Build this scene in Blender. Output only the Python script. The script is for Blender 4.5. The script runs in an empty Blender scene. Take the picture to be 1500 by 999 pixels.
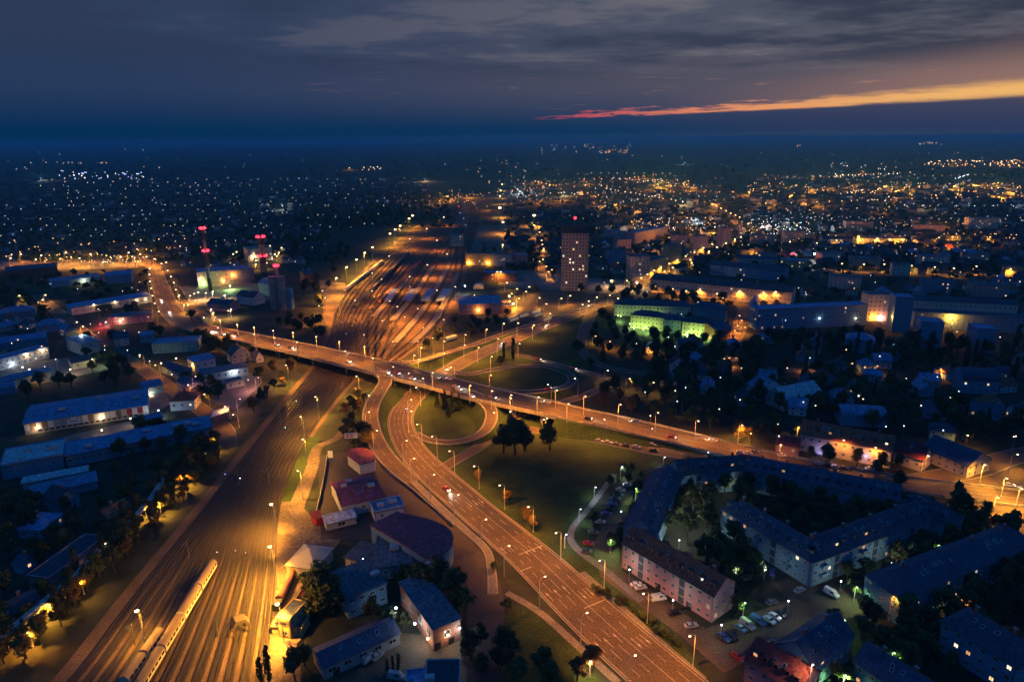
import bpy, bmesh, math, random
from mathutils import Vector, Matrix, noise
R = math.radians
rnd = random.Random(11)
sc = bpy.context.scene
col = sc.collection

# ------------------------------------------------------------------ camera
CAM_H, FPX, PITCH = 150.0, 1000.0, math.atan(.2965); ROLL = math.atan(.0075)
cd = bpy.data.cameras.new("camera"); cam = bpy.data.objects.new("camera", cd); col.objects.link(cam)
cd.sensor_width = 36; cd.lens = 36 * FPX / 1500; cd.clip_start = 1; cd.clip_end = 90000
cam.location = (0, 0, CAM_H); cam.rotation_euler = (Matrix.Rotation(math.pi / 2 - PITCH, 3, 'X') @ Matrix.Rotation(-ROLL, 3, 'Z')).to_euler()
sc.camera = cam
SP, CP = math.sin(PITCH), math.cos(PITCH)
def G(px, py, z=0.0):
    "the point at height z that is seen at that place of the 1500 x 999 photograph"
    a = (px - 750) / FPX; b = (499.5 - py) / FPX
    a, b = a * math.cos(ROLL) + b * math.sin(ROLL), b * math.cos(ROLL) - a * math.sin(ROLL)
    dz = -SP + b * CP; dy = CP + b * SP
    t = (z - CAM_H) / dz
    return Vector((a * t, dy * t, z))

# ------------------------------------------------------------------ sky, sun, exposure
def N(nt, t, **kw):
    n = nt.nodes.new(t)
    for k, v in kw.items():
        if k == 'in_':
            for i, x in v.items(): n.inputs[i].default_value = x
        else: setattr(n, k, v)
    return n
SUN_EL, SUN_AZ = 1.0, 52.0      # the sun has just gone: low, beyond the right edge
w = bpy.data.worlds.new("World"); sc.world = w; w.use_nodes = True
nt = w.node_tree; nt.nodes.clear(); L = nt.links.new
def M_(op, a, b=None, c=None, clamp=False):
    n = nt.nodes.new('ShaderNodeMath'); n.operation = op; n.use_clamp = clamp
    for i, x in enumerate((a, b, c)):
        if x is None: continue
        if isinstance(x, (int, float)): n.inputs[i].default_value = x
        else: L(x, n.inputs[i])
    return n.outputs[0]
def RANGE(v, a, b, smooth=True):
    n = nt.nodes.new('ShaderNodeMapRange'); n.interpolation_type = 'SMOOTHSTEP' if smooth else 'LINEAR'
    L(v, n.inputs[0]); n.inputs[1].default_value = a; n.inputs[2].default_value = b
    return n.outputs[0]
def MIXC(f, a, b):
    n = nt.nodes.new('ShaderNodeMix'); n.data_type = 'RGBA'
    for i, x in ((0, f), (6, a), (7, b)):
        if isinstance(x, tuple): n.inputs[i].default_value = (*x, 1)
        elif isinstance(x, (int, float)): n.inputs[i].default_value = x
        else: L(x, n.inputs[i])
    return n.outputs[2]
def lin(r, g, b):
    f = lambda c: (c / 255 / 12.92) if c <= 10 else ((c / 255 + .055) / 1.055) ** 2.4
    return (f(r), f(g), f(b))
tc = nt.nodes.new('ShaderNodeTexCoord'); sx = nt.nodes.new('ShaderNodeSeparateXYZ'); L(tc.outputs['Generated'], sx.inputs[0])
X, Y, Z = sx.outputs
hz = M_('SQRT', M_('ADD', M_('MULTIPLY', X, X), M_('MULTIPLY', Y, Y)))
EL = M_('MULTIPLY', M_('ARCTAN2', Z, hz), 57.2958)
AZ = M_('MULTIPLY', M_('ARCTAN2', X, Y), 57.2958)
# cloud-sheet coordinates: the sheet is flat and far overhead
zz = M_('ADD', M_('MAXIMUM', Z, 0.0), .035)
cv = nt.nodes.new('ShaderNodeCombineXYZ'); L(M_('DIVIDE', X, zz), cv.inputs[0]); L(M_('DIVIDE', Y, zz), cv.inputs[1])
def NOISE(scale, detail=6, rough=.55, vec=None, sy=1.0, off=0.0):
    m = nt.nodes.new('ShaderNodeMapping'); m.inputs['Scale'].default_value = (scale, scale * sy, scale); m.inputs['Location'].default_value = (off, off * .7, off)
    L(vec or cv.outputs[0], m.inputs[0])
    n = nt.nodes.new('ShaderNodeTexNoise'); n.inputs['Scale'].default_value = 1; n.inputs['Detail'].default_value = detail; n.inputs['Roughness'].default_value = rough
    L(m.outputs[0], n.inputs['Vector']); return n.outputs['Fac']
sky = nt.nodes.new('ShaderNodeTexSky'); sky.sky_type = 'NISHITA'; sky.sun_disc = False
sky.sun_elevation = R(SUN_EL); sky.sun_rotation = R(SUN_AZ); sky.altitude = 300; sky.dust_density = 2.0
# how near the sunset's side of the sky
SUNSIDE = RANGE(M_('ABSOLUTE', M_('SUBTRACT', AZ, SUN_AZ)), 85, 5)
low_l, low_r = lin(0, 45, 84), lin(12, 56, 96)
mid_l, mid_r = lin(38, 58, 92), lin(96, 90, 98)
up_l, up_r = lin(46, 62, 92), lin(88, 92, 104)
zen = (.004, .085, .33)
low = MIXC(SUNSIDE, low_l, low_r); mid = MIXC(SUNSIDE, mid_l, mid_r); up = MIXC(SUNSIDE, up_l, up_r)
c = MIXC(RANGE(EL, .2, 4.2), low, mid)
c = MIXC(RANGE(EL, 4.0, 8.5), c, up)
# darker and lighter cloud rolls high up, streaky towards the horizon
nA = NOISE(.26, 7, .6, sy=1.0, off=2.3); nB = NOISE(.62, 7, .62, sy=1.1, off=7.9)
roll = M_('ADD', M_('MULTIPLY', nA, .6), M_('MULTIPLY', nB, .4))
hi = RANGE(EL, 3.6, 6.2)
dark = M_('MULTIPLY', M_('MULTIPLY', RANGE(roll, .455, .535), hi), M_('ADD', .5, M_('MULTIPLY', SUNSIDE, .5)))
c = MIXC(dark, c, MIXC(SUNSIDE, lin(42, 54, 80), lin(50, 58, 76)))
light = M_('MULTIPLY', M_('MULTIPLY', RANGE(roll, .46, .40), hi), .65)
c = MIXC(light, c, MIXC(SUNSIDE, lin(72, 78, 100), lin(132, 126, 128)))
# the gap under the cloud deck where the afterglow shows
gv = nt.nodes.new('ShaderNodeCombineXYZ'); L(M_('MULTIPLY', AZ, .055), gv.inputs[0]); L(M_('MULTIPLY', EL, .55), gv.inputs[1])
g1 = NOISE(2.0, 5, .6, vec=gv.outputs[0], off=1.7)
g2 = NOISE(7.0, 5, .65, vec=gv.outputs[0], off=4.1)
wob = M_('ADD', M_('MULTIPLY', M_('SUBTRACT', g1, .5), 1.3), M_('MULTIPLY', M_('SUBTRACT', g2, .5), 1.7))
aw = M_('ABSOLUTE', M_('SUBTRACT', AZ, 52))
along = M_('SUBTRACT', 52.0, aw)                                # grows towards the sun, falls off beyond it
cen = M_('ADD', 1.52, M_('MULTIPLY', M_('SUBTRACT', along, 2.7), .040))
half = M_('ADD', .14, M_('MULTIPLY', M_('MAXIMUM', M_('SUBTRACT', along, 4.0), 0.0), .0118))
dd = M_('SUBTRACT', EL, cen)
ddw = M_('ADD', dd, M_('MULTIPLY', wob, RANGE(along, 46, 10)))
band = RANGE(M_('DIVIDE', M_('ABSOLUTE', ddw), half), 1.6, .15)
band = M_('MULTIPLY', band, RANGE(along, 1.0, 7.0))
bot = RANGE(M_('DIVIDE', dd, half), -1.15, -.65)                 # clean lower edge where the far bank ends
band = M_('MULTIPLY', band, bot)
glow = M_('MULTIPLY', M_('MULTIPLY', RANGE(M_('DIVIDE', dd, half), 8.0, .2), RANGE(M_('DIVIDE', dd, half), -1.4, 0)), RANGE(along, 8, 36))
c = MIXC(M_('MULTIPLY', glow, .55), c, lin(176, 128, 108))
bank = M_('MULTIPLY', RANGE(M_('DIVIDE', dd, half), -.75, -1.1), RANGE(along, 6, 24))
c = MIXC(M_('MULTIPLY', bank, .5), c, lin(52, 58, 88))
wisp = M_('MULTIPLY', RANGE(NOISE(5.0, 6, .6, vec=gv.outputs[0], sy=1.6, off=9.3), .60, .74), M_('MULTIPLY', RANGE(EL, 1.6, 2.6), RANGE(EL, 5.2, 4.0)))
c = MIXC(M_('MULTIPLY', M_('MULTIPLY', wisp, SUNSIDE), .5), c, lin(190, 140, 120))
gc = MIXC(RANGE(along, 4, 20), lin(196, 80, 94), lin(236, 150, 104))
gc = MIXC(RANGE(along, 14, 34), gc, lin(246, 186, 108))
c = MIXC(M_('MULTIPLY', band, .9), c, gc)
c = MIXC(RANGE(EL, 10.5, 30), c, zen)
ad = nt.nodes.new('ShaderNodeMix'); ad.data_type = 'RGBA'; ad.blend_type = 'ADD'; ad.inputs[0].default_value = .0012
L(c, ad.inputs[6]); L(sky.outputs[0], ad.inputs[7])
bg = nt.nodes.new('ShaderNodeBackground'); bg.inputs[1].default_value = 1.0; L(ad.outputs[2], bg.inputs[0])
wo = nt.nodes.new('ShaderNodeOutputWorld'); L(bg.outputs[0], wo.inputs[0])
w.cycles.sampling_method = 'MANUAL'; w.cycles.sample_map_resolution = 512

sd = bpy.data.lights.new("sun", 'SUN'); sd.energy = .02; sd.angle = R(10); sd.color = (1, .62, .38)
so = bpy.data.objects.new("sun", sd); col.objects.link(so)
so.rotation_euler = Vector((-math.sin(R(SUN_AZ)), -math.cos(R(SUN_AZ)), -math.tan(R(4)))).to_track_quat('-Z', 'Y').to_euler()
vs = sc.view_settings; vs.view_transform = 'Standard'; vs.look = 'None'; vs.exposure = 0; vs.gamma = 1; vs.use_curve_mapping = False
sc.render.engine = 'CYCLES'
cy = sc.cycles; cy.use_denoising = True; cy.max_bounces = 2; cy.diffuse_bounces = 1; cy.glossy_bounces = 1; cy.light_sampling_threshold = .03; cy.transmission_bounces = 2; cy.volume_bounces = 0
cy.use_light_tree = True; cy.sample_clamp_indirect = 3; cy.caustics_reflective = False; cy.caustics_refractive = False
cy.use_adaptive_sampling = True; cy.adaptive_threshold = .03; cy.adaptive_min_samples = 16

# ------------------------------------------------------------------ materials
MAT = {}
def mat(name, c, rough=.8, var=.25, scale=.5, c2=None, objvar=0.0, emit=None, es=1.0, metal=0.0, scale2=None, bump=0.0, spec=.3):
    m = bpy.data.materials.new(name); m.use_nodes = True; t = m.node_tree; b = t.nodes['Principled BSDF']
    b.inputs['Roughness'].default_value = rough; b.inputs['Metallic'].default_value = metal; b.inputs['Specular IOR Level'].default_value = spec
    if emit:
        b.inputs['Base Color'].default_value = (*c, 1)
        b.inputs['Emission Color'].default_value = (*emit, 1); b.inputs['Emission Strength'].default_value = es
        m.cycles.emission_sampling = 'NONE'
    else:
        g = t.nodes.new('ShaderNodeNewGeometry')
        n = t.nodes.new('ShaderNodeTexNoise'); n.inputs['Scale'].default_value = scale; n.inputs['Detail'].default_value = 5; n.inputs['Roughness'].default_value = .65
        t.links.new(g.outputs['Position'], n.inputs['Vector'])
        mx = t.nodes.new('ShaderNodeMix'); mx.data_type = 'RGBA'
        r = t.nodes.new('ShaderNodeMapRange'); r.inputs[1].default_value = .32; r.inputs[2].default_value = .68
        t.links.new(n.outputs['Fac'], r.inputs[0]); t.links.new(r.outputs[0], mx.inputs[0])
        d = c2 or tuple(min(1, x * (1 + var)) for x in c)
        mx.inputs[6].default_value = (*[x * (1 - var) for x in c], 1) if not c2 else (*c, 1); mx.inputs[7].default_value = (*d, 1)
        out = mx.outputs[2]
        if scale2:
            n2 = t.nodes.new('ShaderNodeTexNoise'); n2.inputs['Scale'].default_value = scale2; n2.inputs['Detail'].default_value = 3
            t.links.new(g.outputs['Position'], n2.inputs['Vector'])
            r2 = t.nodes.new('ShaderNodeMapRange'); r2.inputs[1].default_value = .3; r2.inputs[2].default_value = .7; r2.inputs[3].default_value = .5; r2.inputs[4].default_value = 1.45
            t.links.new(n2.outputs['Fac'], r2.inputs[0])
            mm = t.nodes.new('ShaderNodeMix'); mm.data_type = 'RGBA'; mm.blend_type = 'MULTIPLY'; mm.inputs[0].default_value = 1
            t.links.new(out, mm.inputs[6]); t.links.new(r2.outputs[0], mm.inputs[7]); out = mm.outputs[2]
        if objvar:
            oi = t.nodes.new('ShaderNodeObjectInfo'); hs = t.nodes.new('ShaderNodeHueSaturation')
            r3 = t.nodes.new('ShaderNodeMapRange'); r3.inputs[3].default_value = 1 - objvar; r3.inputs[4].default_value = 1 + objvar
            t.links.new(oi.outputs['Random'], r3.inputs[0]); t.links.new(r3.outputs[0], hs.inputs['Value']); t.links.new(out, hs.inputs['Color'])
            r4 = t.nodes.new('ShaderNodeMapRange'); r4.inputs[3].default_value = .5 - objvar * .08; r4.inputs[4].default_value = .5 + objvar * .08
            t.links.new(oi.outputs['Random'], r4.inputs[0]); t.links.new(r4.outputs[0], hs.inputs['Hue']); out = hs.outputs[0]
        t.links.new(out, b.inputs['Base Color'])
        if bump:
            bp = t.nodes.new('ShaderNodeBump'); bp.inputs['Strength'].default_value = bump; bp.inputs['Distance'].default_value = .05
            t.links.new(n.outputs['Fac'], bp.inputs['Height']); t.links.new(bp.outputs[0], b.inputs['Normal'])
    MAT[name] = m; return m
mat('asphalt', (.088, .060, .036), .7, .22, .10, scale2=1.5)
mat('asphalt_new', (.046, .036, .034), .7, .2, .15, scale2=1.9)
mat('paving', (.15, .135, .12), .85, .2, .3, scale2=2.0)
mat('dirt', (.15, .11, .075), .95, .3, .12, scale2=.9)
mat('ballast', (.125, .080, .046), .95, .4, .06, scale2=1.6)
mat('sleeper', (.055, .045, .040), .9, .25, .8)
mat('rail', (.16, .13, .11), .35, .15, .5, metal=.8)
mat('platform', (.19, .16, .14), .9, .15, .25, scale2=1.4)
mat('paint', (.36, .33, .28), .7, .35, .8)
mat('kerb', (.26, .25, .235), .85, .15, .6)
mat('concrete', (.27, .26, .245), .85, .15, .25, scale2=1.1)
mat('grass', (.013, .027, .005), .95, .3, .06, c2=(.048, .078, .014), scale2=1.1)
mat('ground', (.022, .028, .016), .95, .3, .02, c2=(.046, .048, .028), scale2=.12)
mat('wall_white', (.50, .53, .55), .85, .06, .3, objvar=.12)
mat('wall_cream', (.55, .50, .40), .85, .08, .3, objvar=.18)
mat('wall_grey', (.36, .37, .38), .85, .1, .3, objvar=.18)
mat('wall_pink', (.46, .25, .27), .85, .07, .3)
mat('wall_blue', (.13, .27, .38), .85, .08, .3, objvar=.1)
mat('wall_brick', (.25, .11, .075), .9, .2, .6, scale2=2.5)
mat('wall_ochre', (.50, .37, .16), .85, .1, .4)
mat('wall_panel', (.42, .31, .29), .85, .08, .3)
mat('wall_teal', (.30, .44, .44), .85, .08, .3)
mat('roof_red', (.25, .055, .042), .85, .25, .35, objvar=.3, scale2=1.6)
mat('roof_dark', (.055, .068, .100), .85, .25, .3, objvar=.3, scale2=1.6)
mat('roof_blue', (.12, .20, .34), .6, .15, .12, objvar=.15, scale2=.6)
mat('roof_grey', (.10, .115, .135), .75, .22, .15, objvar=.2, scale2=.7)
mat('roof_light', (.45, .46, .47), .7, .15, .15, scale2=.7)
mat('roof_purple', (.22, .055, .075), .75, .2, .12, scale2=.6)
mat('metal', (.20, .20, .20), .5, .1, 1, metal=.5)
mat('metal_pale', (.42, .42, .41), .5, .1, 1)
mat('dark', (.02, .02, .022), .6, .1, 1)
mat('frame', (.60, .60, .58), .6, .05, 1)
mat('glass', (.018, .022, .03), .12, .1, 1, spec=.6)
mat('bark', (.060, .045, .034), .95, .3, 1.5)
mat('leaf', (.030, .046, .014), .8, .4, .35, c2=(.075, .090, .028), objvar=.35)
mat('leaf_dark', (.018, .032, .012), .8, .4, .4, c2=(.040, .055, .022), objvar=.3)
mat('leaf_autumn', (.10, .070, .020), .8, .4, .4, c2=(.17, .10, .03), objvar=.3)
mat('tyre', (.02, .02, .02), .85, .1, 1)
mat('red_panel', (.40, .03, .035), .7, .1, .5)
mat('white_panel', (.70, .68, .64), .7, .06, .5)
mat('canvas', (.42, .38, .30), .8, .06, .4)
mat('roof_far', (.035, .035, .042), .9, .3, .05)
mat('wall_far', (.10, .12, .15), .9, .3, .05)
mat('tan', (.20, .14, .085), .6, .15, .3)
mat('sign_white', (.75, .75, .75), .5, .03, 1)
SOD = (1.0, .33, .03); WARM = (1.0, .66, .34); COOL = (.80, .92, 1.0); YEL = (1.0, .43, .045); GREEN = (.55, 1.0, .30); REDL = (1.0, .015, .03); BLUEL = (.25, .3, 1.0)
def emit(name, c, s): mat(name, (.02, .02, .02), .5, emit=c, es=s)
emit('e_sod', (1.0, .62, .32), 9); emit('e_warm', (1.0, .74, .45), 8); emit('e_cool', (.85, .93, 1.0), 8); emit('e_yel', (1.0, .72, .28), 9); emit('e_green', (.75, 1.0, .5), 8)
emit('e_red', (1.0, .02, .04), 9); emit('e_blue', (.3, .35, 1.0), 4); emit('e_orange', (1.0, .45, .14), 7); emit('e_pink', (1.0, .5, .5), 5)
for k_, c_ in (('sod', (1.0, .50, .20)), ('warm', (1.0, .74, .45)), ('cool', (.72, .86, 1.0)), ('yel', (1.0, .64, .22)), ('green', (.7, 1, .5)), ('orange', (1.0, .40, .12)), ('pink', (1.0, .5, .5)), ('blue', (.3, .4, 1)), ('red', (1, .1, .08))): emit('f_' + k_, c_, 5.2 if k_ != 'cool' else 4.2)
emit('w_dim', (1.0, .6, .25), .45)
emit('w_warm', (1.0, .66, .30), 1.3); emit('w_cream', (1.0, .82, .55), 1.6); emit('w_cool', (.75, .88, 1.0), 1.1); emit('w_orange', (1.0, .45, .16), .9); emit('w_violet', (.55, .45, 1.0), 2.5)
emit('e_head', (1.0, .95, .85), 14); emit('e_tail', (1.0, .03, .02), 3)
CARC = {'white': (.6, .6, .6), 'silver': (.34, .35, .36), 'black': (.015, .015, .017), 'blue': (.03, .07, .26), 'red': (.30, .02, .02), 'grey': (.12, .125, .13)}
for k, v in CARC.items(): mat('car_' + k, v, .3, .03, 1, spec=.6)

# ------------------------------------------------------------------ mesh helpers
class MB:
    def __init__(s): s.v = []; s.f = []; s.m = []; s.mats = []
    def mi(s, m):
        if m not in s.mats: s.mats.append(m)
        return s.mats.index(m)
    def poly(s, pts, m):
        i = len(s.v); s.v.extend([tuple(p) for p in pts]); s.f.append(tuple(range(i, i + len(pts)))); s.m.append(s.mi(m))
    def box(s, x0, x1, y0, y1, z0, z1, m, bottom=True):
        i = len(s.v); s.v.extend([(x, y, z) for z in (z0, z1) for y in (y0, y1) for x in (x0, x1)]); k = s.mi(m)
        F = [(4, 5, 7, 6), (0, 1, 5, 4), (1, 3, 7, 5), (3, 2, 6, 7), (2, 0, 4, 6)] + ([(0, 2, 3, 1)] if bottom else [])
        for f in F: s.f.append(tuple(i + a for a in f)); s.m.append(k)
    def tube(s, p0, p1, r0, r1, m, n=6, cap=True):
        p0 = Vector(p0); p1 = Vector(p1); d = (p1 - p0).normalized(); a = d.orthogonal().normalized(); b = d.cross(a); i = len(s.v); k = s.mi(m)
        for p, r in ((p0, r0), (p1, r1)):
            for j in range(n): s.v.append(tuple(p + (a * math.cos(6.28319 * j / n) + b * math.sin(6.28319 * j / n)) * r))
        for j in range(n): s.f.append((i + j, i + (j + 1) % n, i + n + (j + 1) % n, i + n + j)); s.m.append(k)
        if cap: s.f.append(tuple(i + n + j for j in range(n))); s.m.append(k); s.f.append(tuple(i + j for j in range(n - 1, -1, -1))); s.m.append(k)
    def prism(s, pts, z0, z1, m, mtop=None, top=True):
        n = len(pts); k = s.mi(m); i = len(s.v)
        ar = sum(pts[j][0] * pts[(j + 1) % n][1] - pts[(j + 1) % n][0] * pts[j][1] for j in range(n))
        if ar < 0: pts = pts[::-1]
        s.v.extend([(p[0], p[1], z0) for p in pts]); s.v.extend([(p[0], p[1], z1) for p in pts])
        for j in range(n): s.f.append((i + j, i + (j + 1) % n, i + n + (j + 1) % n, i + n + j)); s.m.append(k)
        if top: s.f.append(tuple(i + n + j for j in range(n))); s.m.append(s.mi(mtop or m))
    def ball(s, c, r, m, n=6, rings=4, sz=1.0):
        i = len(s.v); k = s.mi(m); c = Vector(c)
        s.v.append((c.x, c.y, c.z + r * sz))
        for a in range(1, rings):
            t = math.pi * a / rings
            for j in range(n): s.v.append((c.x + r * math.sin(t) * math.cos(6.28319 * j / n), c.y + r * math.sin(t) * math.sin(6.28319 * j / n), c.z + r * sz * math.cos(t)))
        s.v.append((c.x, c.y, c.z - r * sz)); e = len(s.v) - 1
        for j in range(n): s.f.append((i, i + 1 + j, i + 1 + (j + 1) % n)); s.m.append(k); s.f.append((e, e - n + (j + 1) % n, e - n + j)); s.m.append(k)
        for a in range(rings - 2):
            for j in range(n):
                q = i + 1 + a * n; s.f.append((q + j, q + n + j, q + n + (j + 1) % n, q + (j + 1) % n)); s.m.append(k)
    def mesh(s, name, smooth=False):
        me = bpy.data.meshes.new(name); me.from_pydata(s.v, [], s.f)
        for m in s.mats: me.materials.append(MAT[m])
        me.polygons.foreach_set('material_index', s.m)
        if smooth: me.polygons.foreach_set('use_smooth', [True] * len(s.f))
        me.update(); return me
def put(name, data, parent=None, loc=(0, 0, 0), rz=0.0, scale=1.0, rot=None, **props):
    o = bpy.data.objects.new(name, data); col.objects.link(o); o.location = loc
    o.rotation_euler = rot or (0, 0, rz)
    o.scale = scale if isinstance(scale, tuple) else (scale,) * 3
    if parent: o.parent = parent
    for k, v in props.items(): o[k] = v
    return o
def thing(name, label, cat, loc=(0, 0, 0), rz=0.0, group=None, data=None, scale=1.0):
    o = put(name, data, None, loc, rz, scale, label=label, category=cat)
    if group: o['group'] = group
    return o
ORD = 'first second third fourth fifth sixth seventh eighth ninth tenth eleventh twelfth thirteenth fourteenth fifteenth sixteenth seventeenth eighteenth nineteenth twentieth'.split()
for t_ in ('twent', 'thirt', 'fort', 'fift', 'sixt', 'sevent', 'eight', 'ninet'): ORD += ([] if t_ == 'twent' else [t_ + 'ieth']) + [t_ + 'y-' + x for x in ORD[:9]]
def spline(pts, n=8):
    "Catmull-Rom through points that may carry extra values"
    P = [tuple(p) for p in pts]; out = []
    for i in range(len(P) - 1):
        a, b, c_, d = P[max(i - 1, 0)], P[i], P[i + 1], P[min(i + 2, len(P) - 1)]
        for j in range(n):
            t = j / n; out.append(tuple(.5 * (2 * q + (r - p) * t + (2 * p - 5 * q + 4 * r - s) * t * t + (3 * q - p - 3 * r + s) * t ** 3) for p, q, r, s in zip(a, b, c_, d)))
    out.append(P[-1]); return out
def lamp_light(name, parent, loc, c, power, kind='SPOT', size=R(168), radius=.25):
    key = (name, kind, c, power)
    d = LD.get(key)
    if not d:
        d = bpy.data.lights.new(name, kind); d.energy = power; d.color = c; d.shadow_soft_size = radius
        if kind == 'SPOT': d.spot_size = size; d.spot_blend = .9
        LD[key] = d
    return put(name, d, parent, loc)
LD = {}
# ================================================================== THE SETTING
b = MB(); b.poly([(-60000, -3000, 0), (60000, -3000, 0), (60000, 80000, 0), (-60000, 80000, 0)], 'ground')
put('ground', b.mesh('ground'), kind='structure')
# far field patchwork and woods as a material over the sheet
t = MAT['ground'].node_tree; bs = t.nodes['Principled BSDF']; src = bs.inputs['Base Color'].links[0].from_socket
g_ = t.nodes.new('ShaderNodeNewGeometry'); vo = t.nodes.new('ShaderNodeTexVoronoi'); vo.inputs['Scale'].default_value = .0032
mp = t.nodes.new('ShaderNodeMapping'); mp.inputs['Scale'].default_value = (1, .45, 1); t.links.new(g_.outputs['Position'], mp.inputs[0]); t.links.new(mp.outputs[0], vo.inputs['Vector'])
bw = t.nodes.new('ShaderNodeRGBToBW'); t.links.new(vo.outputs['Color'], bw.inputs[0])
mr = t.nodes.new('ShaderNodeMapRange'); mr.inputs[3].default_value = .55; mr.inputs[4].default_value = 1.5; t.links.new(bw.outputs[0], mr.inputs[0])
mu = t.nodes.new('ShaderNodeMix'); mu.data_type = 'RGBA'; mu.blend_type = 'MULTIPLY'; mu.inputs[0].default_value = 1
t.links.new(src, mu.inputs[6]); t.links.new(mr.outputs[0], mu.inputs[7]); t.links.new(mu.outputs[2], bs.inputs['Base Color'])

def sheet(name, px, m, z, **kw):
    b = MB(); P = [G(x, y) for x, y in px]
    ar = sum(P[i].x * P[(i + 1) % len(P)].y - P[(i + 1) % len(P)].x * P[i].y for i in range(len(P)))
    if ar < 0: P = P[::-1]
    b.poly([(p.x, p.y, z) for p in P], m); return put(name, b.mesh(name), kind='structure', **kw)
# grass
sheet('grass', [(398, 745), (420, 700), (447, 640), (470, 640), (450, 690), (425, 745)], 'grass', .02)
sheet('grass', [(560, 560), (600, 560), (585, 600), (575, 625), (592, 665), (620, 700), (600, 690), (562, 650), (556, 600)], 'grass', .02)
sheet('grass', [(600, 600), (620, 575), (740, 575), (1010, 640), (960, 680), (880, 720), (860, 800), (990, 925), (1040, 999), (1000, 999), (830, 850), (650, 700), (600, 650)], 'grass', .016)
sheet('grass', [(620, 560), (680, 510), (800, 460), (880, 440), (900, 470), (850, 560), (760, 580), (650, 560)], 'grass', .018)
sheet('grass', [(725, 999), (735, 905), (760, 885), (800, 900), (870, 975), (880, 999)], 'grass', .02)
sheet('grass', [(160, 430), (60, 432), (20, 415), (140, 410), (215, 412)], 'grass', .02)
# pavements and yards
for px, m, z in [
    ([(466, 668), (545, 655), (578, 692), (640, 742), (712, 815), (722, 862), (700, 850), (640, 832), (560, 790), (470, 790)], 'asphalt_new', .030),
    ([(684, 800), (720, 820), (738, 872), (738, 999), (684, 999)], 'asphalt_new', .034),
    ([(868, 800), (918, 700), (934, 705), (905, 796), (912, 836), (1034, 920), (1076, 908), (1150, 880), (1215, 860), (1290, 868), (1285, 890), (1160, 935), (1060, 985), (990, 925), (880, 845)], 'asphalt', .032),
    ([(1080, 800), (1095, 792), (1190, 850), (1215, 862), (1160, 885)], 'asphalt', .036),
    ([(372, 999), (380, 860), (394, 735), (436, 735), (470, 770), (500, 790), (440, 870), (440, 999)], 'dirt', .028),
    ([(1395, 705), (1440, 690), (1560, 680), (1600, 800), (1470, 800), (1430, 745)], 'asphalt', .032),
    ([(0, 560), (0, 535), (120, 522), (165, 540), (60, 562)], 'paving', .030),
    ([(30, 655), (210, 612), (215, 632), (60, 672)], 'paving', .030),
    ([(212, 560), (232, 556), (250, 590), (222, 612)], 'paving', .031),
    ([(300, 560), (380, 545), (385, 560), (345, 600), (310, 590)], 'paving', .030),
    ([(478, 960), (570, 925), (680, 935), (690, 999), (470, 999)], 'asphalt', .029),
    ([(735, 440), (790, 425), (880, 430), (870, 450), (790, 470), (740, 470), (725, 455)], 'asphalt', .026),
    ([(760, 395), (830, 405), (940, 412), (930, 425), (800, 425), (740, 420)], 'paving', .024),
    ([(0, 378), (140, 375), (230, 385), (200, 392), (60, 398), (0, 395)], 'paving', .028),
    ([(262, 420), (350, 412), (420, 420), (400, 440), (280, 448)], 'paving', .026),
    ([(700, 330), (800, 330), (790, 372), (690, 368)], 'dirt', .026),
    ([(468, 410), (505, 415), (540, 500), (500, 515), (475, 470)], 'dirt', .024),
]: sheet('pavement', px, m, z)

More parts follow.
